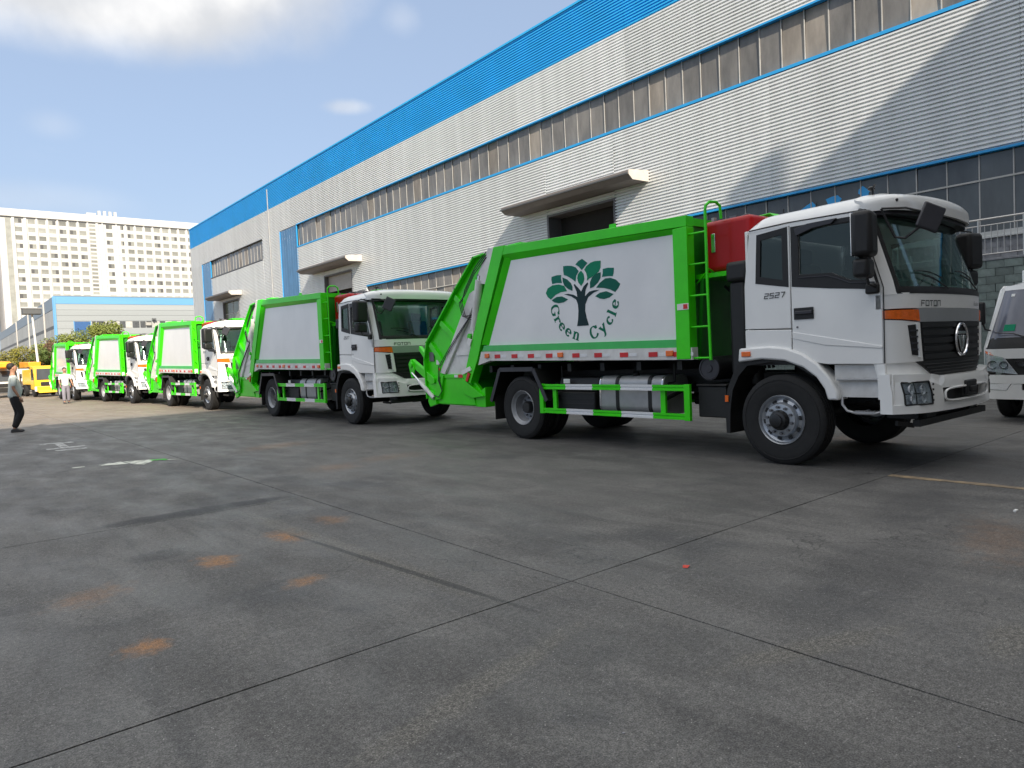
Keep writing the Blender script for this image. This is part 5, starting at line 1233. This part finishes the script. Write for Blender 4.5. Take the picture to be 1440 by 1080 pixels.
def person(loc,rz,label,shirt,trs,pose,belly=0,bend=0):
    Pn=thing('person',label,'person',loc,rz)   # faces local -y
    hipz=.90
    # leg paths: (hip, knee, ankle)
    legs,arms=pose
    spine=[(0,0,.95,.10,.085),(0,-.01,1.08,.105,.085),(0,-.01,1.22,.11,.08),(0,.0,1.36,.13,.08),(0,.01,1.46,.08,.065),(0,.0,1.51,.058),(0,-.005,1.555,.062),(0,-.018,1.60,.078,.092),(0,-.012,1.66,.088,.104),(0,-.002,1.715,.066,.08)]
    chains=[spine]
    for s,(kn,an) in zip((-1,1),legs):
        chains.append([0,(s*.09,0,.86,.07),((s*.09+kn[0])/2,kn[1]/2,(.86+kn[2])/2,.06),(kn[0],kn[1],kn[2],.048),((kn[0]+an[0])/2,(kn[1]+an[1])/2+.015,(kn[2]+an[2])/2,.045),(an[0],an[1],an[2],.038),(an[0],an[1]-.01,.045,.04),(an[0]+s*.01,an[1]-.15,.035,.035)])
    wr=[]
    for s,(el_,wr_) in zip((-1,1),arms):
        n0=3
        chains.append([n0,(s*.185,.01,1.385,.055),((s*.2+el_[0])/2,el_[1]/2,(1.36+el_[2])/2,.046),(el_[0],el_[1],el_[2],.038),((el_[0]+wr_[0])/2,(el_[1]+wr_[1])/2,(el_[2]+wr_[2])/2,.036),(wr_[0],wr_[1],wr_[2],.026)])
        wr.append((s,el_,wr_))
    body=skin_obj('body',chains,'skin',Pn)
    # hands: palm and five fingers
    for s,e,w in wr:
        d=(Vector(w)-Vector(e)).normalized(); side_=Vector((0,1,0)); side_=(side_-d*side_.dot(d)).normalized(); nrm=d.cross(side_)
        W0=Vector(w); ch=[[tuple(W0)+(.026,),tuple(W0+d*.045)+(.036,.018),tuple(W0+d*.085)+(.038,.016)]]
        for k,L in enumerate((.066,.075,.070,.056)):
            a=W0+d*.085+side_*(-.027+.018*k); ch.append([2,tuple(a)+(.010,),tuple(a+d*L*.5-nrm*s*.006)+(.0095,),tuple(a+d*L-nrm*s*.02)+(.008,)])
        a=W0+d*.035-side_*.028; ch.append([1,tuple(a)+(.012,),tuple(a+d*.035-side_*.012)+(.010,),tuple(a+d*.06-side_*.012-nrm*s*.008)+(.009,)])
        skin_obj('hand',ch,'skin',body,1)
    # face and hair
    mb=MB()
    mb.prism([(-.095,1.66),(-.122,1.625),(-.095,1.615)],'x',-.014,.014); mb.ell((-.078,-.005,1.64),.012,.02,.032); mb.ell((.078,-.005,1.64),.012,.02,.032); mb.build('nose_and_ears','skin',body,smooth=True)
    mb=MB().ell((-.03,-.088,1.655),.012,.006,.007).ell((.03,-.088,1.655),.012,.006,.007).ell((0,-.094,1.585),.022,.006,.006); mb.build('eyes_and_mouth','hair_black',body,smooth=True)
    MB().ell((0,.035,1.69),.090,.094,.095,16,10).build('hair','hair_black',Pn,smooth=True)
    # clothes
    b_=belly
    sh=[[(0,0,.84,.165,.14+b_*.3),(0,0,.95,.165,.135+b_*.5),(0,-.01-b_*.6,1.07,.17,.13+b_),(0,-.01-b_*.3,1.22,.172,.122+b_*.5),(0,0,1.36,.18,.11),(0,.005,1.45,.105,.08),(0,.0,1.485,.062)]]
    for s,(el_,wr_) in zip((-1,1),arms):
        sh.append([4,(s*.19,.01,1.385,.067),((s*.2+el_[0])/2,el_[1]/2,(1.38+el_[2])/2,.063),(el_[0]*.93+s*.2*.07,el_[1]*.9,el_[2]+.03,.056)])
    skin_obj('shirt',sh,shirt,Pn)
    tr=[[(0,0,1.06,.13,.10),(0,0,.95,.15,.12),(0,0,.88,.15,.12)]]
    for s,(kn,an) in zip((-1,1),legs):
        tr.append([2,(s*.095,0,.82,.112),((s*.09+kn[0])/2,kn[1]/2,(.86+kn[2])/2,.105),(kn[0],kn[1],kn[2],.088),((kn[0]+an[0])/2,(kn[1]+an[1])/2,(kn[2]+an[2])/2,.082),(an[0],an[1],an[2]+.02,.078)])
    skin_obj('trousers',tr,trs,Pn)
    for s,(kn,an) in zip((-1,1),legs):
        MB().prism([(an[1]+.07,.0),(an[1]+.075,.06),(an[1]+.03,.10),(an[1]-.05,.085),(an[1]-.14,.055),(an[1]-.19,.045),(an[1]-.195,.0)],'x',an[0]-.045,an[0]+.045).build('shoe','shoe_dark',Pn,bevel=.015)
    return Pn
# man at left: standing in profile facing the trucks, knees slightly bent, arms hanging
person((1.60,22.1,0),R(90),'stout man in grey green polo shirt and black trousers standing at the left edge','shirt_grey_green','trousers_black',
    ((((-.10,-.12,.50),(-.10,.06,.09)),((.10,-.07,.50),(.12,.02,.09))),(((-.24,.03,1.13),(-.25,-.08,.90)),((.24,.05,1.12),(.25,-.06,.88)))),belly=.045)
person((5.02,40.6,0),R(6),'man in white shirt and grey trousers walking beside the last truck','shirt_white','trousers_grey',
    ((((-.11,-.10,.50),(-.11,-.12,.10)),((.11,.02,.50),(.13,.12,.10))),(((-.24,.05,1.12),(-.22,.0,.92)),((.26,.03,1.13),(.28,-.10,.95)))))
# ------------------------------------------------------------------ vehicles at far left
mat('crane_orange',(.80,.33,.02),.45,var=.1)
mat('vehicle_yellow',(.85,.50,.02),.45,var=.1)
mat('teal_paint',(.10,.28,.30),.5)
def cabtruck(nm,label,cat,loc,rz,paint,w=2.4,h=2.6,beam=None):
    t=thing(nm,label,cat,loc,rz)  # faces -y
    c=MB().prism([(0,.55),(-.06,1.3),(.25,h-.15),(.5,h),(1.7,h),(1.8,.6)],'x',-w/2,w/2).build('cab',paint,t,bevel=.06)
    P=lambda x,z: (x,-.075 if z<1.35 else -.055+(z-1.3)*.27-.02,z)
    MB().add([(-w/2+.12,-.08,1.40),(w/2-.12,-.08,1.40),(w/2-.2,.17,h-.25),(-w/2+.2,.17,h-.25)],[(0,1,2,3)]).build('windscreen','pane_slate',c,fix=False)
    MB().box(-w/2-.01,w/2+.01,-.12,.2,.45,.85).build('bumper','skirt_white' if paint!='skirt_white' else 'black_plastic',t,bevel=.04)
    MB().box(-w/2+.4,w/2-.4,-.10,.0,.90,1.22).build('grille','black_plastic',t,bevel=.02)
    for s in(-1,1):
        MB().box(s*(w/2-.2)-.14,s*(w/2-.2)+.14,-.135,-.10,.58,.78).build('headlight','reflector_white',t)
        MB().prism([(.35,1.4),(.48,h-.25),(1.25,h-.25),(1.3,1.4)],'x',s*(w/2-.01),s*(w/2+.012)).build('side_window','pane_slate',c)
        for y in(.95,4.6):
            q=MB().lathe([(.0,-.28),(.45,-.28),(.5,-.24),(.5,-.04),(.45,0),(.26,-.01),(.2,-.05),(0,-.05)],(s*w/2,y,.5),'x',20,s).build('wheel','rubber',t,smooth=True)
        MB().box(s*(w/2+.12)-.06,s*(w/2+.12)+.06,.05,.15,1.6,2.05).build('side_mirror','black_plastic',t,bevel=.02)
    MB().box(-.9,.9,1.4,6.5,.7,1.1).build('chassis','chassis_black',t)
    return t
c1=cabtruck('crane_truck','white truck with a long orange boom over its cab at far left','crane truck',(3.9,61.5,0),R(4),'skirt_white')
MB().prism([(-1.0,2.55),(-1.0,3.15),(7,3.35),(7,2.7)],'x',-.4,.4).build('boom','crane_orange',c1,bevel=.03)
MB().box(-1.2,1.2,1.9,6.0,1.1,2.2).build('superstructure','crane_orange',c1,bevel=.05)
MB().prism([(-1.2,2.65),(-1.2,3.0),(-.9,3.1),(-.9,2.5)],'x',-.5,.5).build('boom_head','crane_orange',c1,bevel=.02)
for x in(-1.1,1.1): MB().box(x-.1,x+.1,2.0,5.5,2.2,2.75).build('side_rail','crane_orange',c1,bevel=.02)
c2=cabtruck('lorry','white truck with orange crane arm right of the long orange boom','truck',(6.05,64.5,0),R(5),'skirt_white',2.3,2.5)
MB().prism([(-.2,2.65),(-.2,3.1),(4,3.2),(4,2.6)],'x',-.5,.5).build('crane_arm','crane_orange',c2,bevel=.03)
MB().box(-1.1,1.1,2.0,6,1.1,1.9).build('flatbed','teal_paint',c2,bevel=.02)
c1.scale=c2.scale=(.8,.8,.8)
c4=thing('teal_generator','small teal machine cabinet between the white trucks and yellow truck','machine',(6.9,66.0,0),R(6))
MB().box(-.5,.5,0,1.8,.5,2.4).build('cabinet','teal_paint',c4,bevel=.04); MB().box(-.4,.4,-.02,.0,1.2,2.1).build('vent','trim_dark',c4); MB().box(-.45,.45,.1,1.6,0,.5).build('skid','chassis_black',c4)
c4.scale=(.8,.8,.8)
c3=cabtruck('yellow_truck','yellow cabbed truck behind the tail of the last garbage truck','truck',(6.15,56.5,0),R(4),'vehicle_yellow',2.2,2.55)
MB().box(-1.0,1.0,2.0,6,1.0,2.3).build('body','vehicle_yellow',c3,bevel=.04)
MB().prism([(-.12,.85),(-.9,.55),(-.95,.35),(-.12,.45)],'x',-1.0,1.0).build('front_blade','vehicle_yellow',c3,bevel=.02)
c3.scale=(.82,.82,.82)
# ------------------------------------------------------------------ street lamp
mat('pole_white',(.62,.62,.60),.45)
Lp=thing('street_lamp','tall pale lamp post with a flat panel head above the hedge at left','street lamp',(6.95,70,0))
MB().cyl((0,0,0),(-.28,0,6.5),.11,12,.07).build('pole','pole_white',Lp,smooth=True)
MB().box(-.95,.35,-.45,.45,6.50,6.95).build('lamp_panel','trim_dark',Lp,bevel=.03)
MB().box(-1.0,.4,-.5,.5,6.95,7.02).build('panel_frame','rim_grey',Lp)
MB().cyl((0,0,0),(0,0,.3),.2,12).build('base','rim_grey',Lp)
# ------------------------------------------------------------------ bushes and hedge in front of the far hall
def leafmat(name,c1_,c2_):
    m=mat(name,c1_,.6,var=.25,scale=2.5,world=True,var2=c2_); b=m.node_tree.nodes['Principled BSDF']; b.inputs['Specular IOR Level'].default_value=.3
leafmat('leaf_olive',(.15,.17,.035),(.075,.10,.02)); leafmat('leaf_dark',(.08,.115,.025),(.035,.055,.015)); leafmat('leaf_red',(.12,.06,.035),(.05,.04,.02)); leafmat('leaf_yellow',(.20,.17,.03),(.08,.10,.02))
mat('bark',(.09,.065,.045),.9,var=.3,scale=8,bump=.5)
def bush(label,loc,rx,ry,h,n,m,seed,nm='bush',cat='bush',leaf=.16,trunk=True,clumps=26):
    rnd=random.Random(seed); t=thing(nm,label,cat,loc)
    cl=[]
    for k in range(clumps):
        a=rnd.uniform(0,2*math.pi); q=rnd.uniform(.15,.86)**.6; zz=rnd.uniform(.18,.92)
        env=math.sqrt(max(1-((zz-.35)/.66)**2,.05)) if zz>.35 else 1
        cl.append((math.cos(a)*q*rx*env,math.sin(a)*q*ry*env,zz*h,rnd.uniform(.20,.36)*min(rx,h*.6)))
    vs=[];fs=[]
    for i in range(n):
        c=rnd.choice(cl); d=Vector((rnd.gauss(0,1),rnd.gauss(0,1),rnd.gauss(0,1)+.2)).normalized(); rr=c[3]*rnd.uniform(.6,1.08)
        p=Vector(c[:3])+d*rr; p.z=max(p.z,.05)
        nrm=(d+Vector((rnd.gauss(0,.5),rnd.gauss(0,.5),rnd.gauss(0,.5)))).normalized(); u_=nrm.orthogonal().normalized(); u_.rotate(Matrix.Rotation(rnd.uniform(0,6.28),3,nrm)); w_=nrm.cross(u_)
        s_=leaf*rnd.uniform(.6,1.3); o=len(vs); vs+= [p-u_*s_*.5,p+w_*s_*.3,p+u_*s_*.5,p-w_*s_*.3]; fs.append((o,o+1,o+2,o+3))
    mb=MB(); mb.v=[tuple(v) for v in vs]; mb.f=fs; mb.build('crown',m,t,fix=False)
    mb=MB()
    for k in range(5):
        c=cl[k]; mb.tube([(rnd.uniform(-.15,.15),rnd.uniform(-.1,.1),0),(c[0]*.4,c[1]*.4,c[2]*.45),(c[0],c[1],c[2])],[.09,.06,.02],6)
    mb.build('trunk','bark',t,smooth=True)
    return t
bush('round sunlit olive bush, tallest one, in front of the far hall window strip',(13.6,84,0),3.6,2.8,6.5,15000,'leaf_olive',1,leaf=.2)
bush('round olive bush left of the tallest bush, before the blue door',(10.6,82,0),3.2,2.6,5.5,12000,'leaf_olive',2,leaf=.2)
bush('reddish brown bush below the corner of the far hall',(9.0,80,0),1.9,1.8,4.7,6000,'leaf_red',3)
bush('dark green bush right of the tallest bush, behind the fourth truck',(18.0,85,0),2.8,2.2,5.1,9000,'leaf_dark',4,leaf=.2)
bush('dark bush beside the red brown bush, right of the lamp post',(8.1,78,0),1.5,1.5,3.9,6000,'leaf_dark',5)
for k,(x,y,rx,h,m,lab) in enumerate(((-2.5,79,3.0,3.9,'leaf_yellow','yellowish hedge bush beyond the left picture edge'),(2.0,79,2.7,4.0,'leaf_yellow','yellow green hedge bush at the left edge above the crane truck'),(5.8,79,2.7,3.9,'leaf_yellow','yellow green hedge bush just left of the lamp post'),(-9,80,4,3.6,'leaf_olive','olive hedge bush outside the picture at far left'))):
    bush(lab,(x,y,0),rx,1.8,h,13000 if k!=3 else 7000,m,30+k,'hedge_bush','hedge',.15,clumps=34)
# small things on the ground
mat('leaf_litter_red',(.55,.05,.03),.7)
rs=MB().add([(0,0,.008),(.07,.02,.02),(.09,.07,.006),(.03,.09,.018),(-.03,.05,.006)],[(0,1,2,3,4)]).build('red_scrap','leaf_litter_red',fix=False); rs.location=(3.66,2.76,0); rs.scale=(.55,.55,.55); rs['label']='small red scrap of paper lying on the concrete near the joint crossing'; rs['category']='litter'
rs=MB().box(0,.06,0,.02,.0,.012).build('paper_scrap','sticker_white'); rs.location=(6.53,1.75,0.001); rs['label']='tiny white scrap lying on the yard right of the truck front wheel'; rs['category']='litter'
rnd=random.Random(77)
mb=MB()
for k in range(160):
    x=rnd.uniform(-1.5,8); y=rnd.uniform(.8,11); s_=rnd.uniform(.002,.005); mb.obox((x,y,s_*.4),(s_*2,s_*1.6,s_),Matrix.Rotation(rnd.uniform(0,6),3,'Z'))
o=mb.build('grit','stone_grey',kind='stuff'); o['label']='loose grit scattered over the concrete yard'; o['category']='grit'
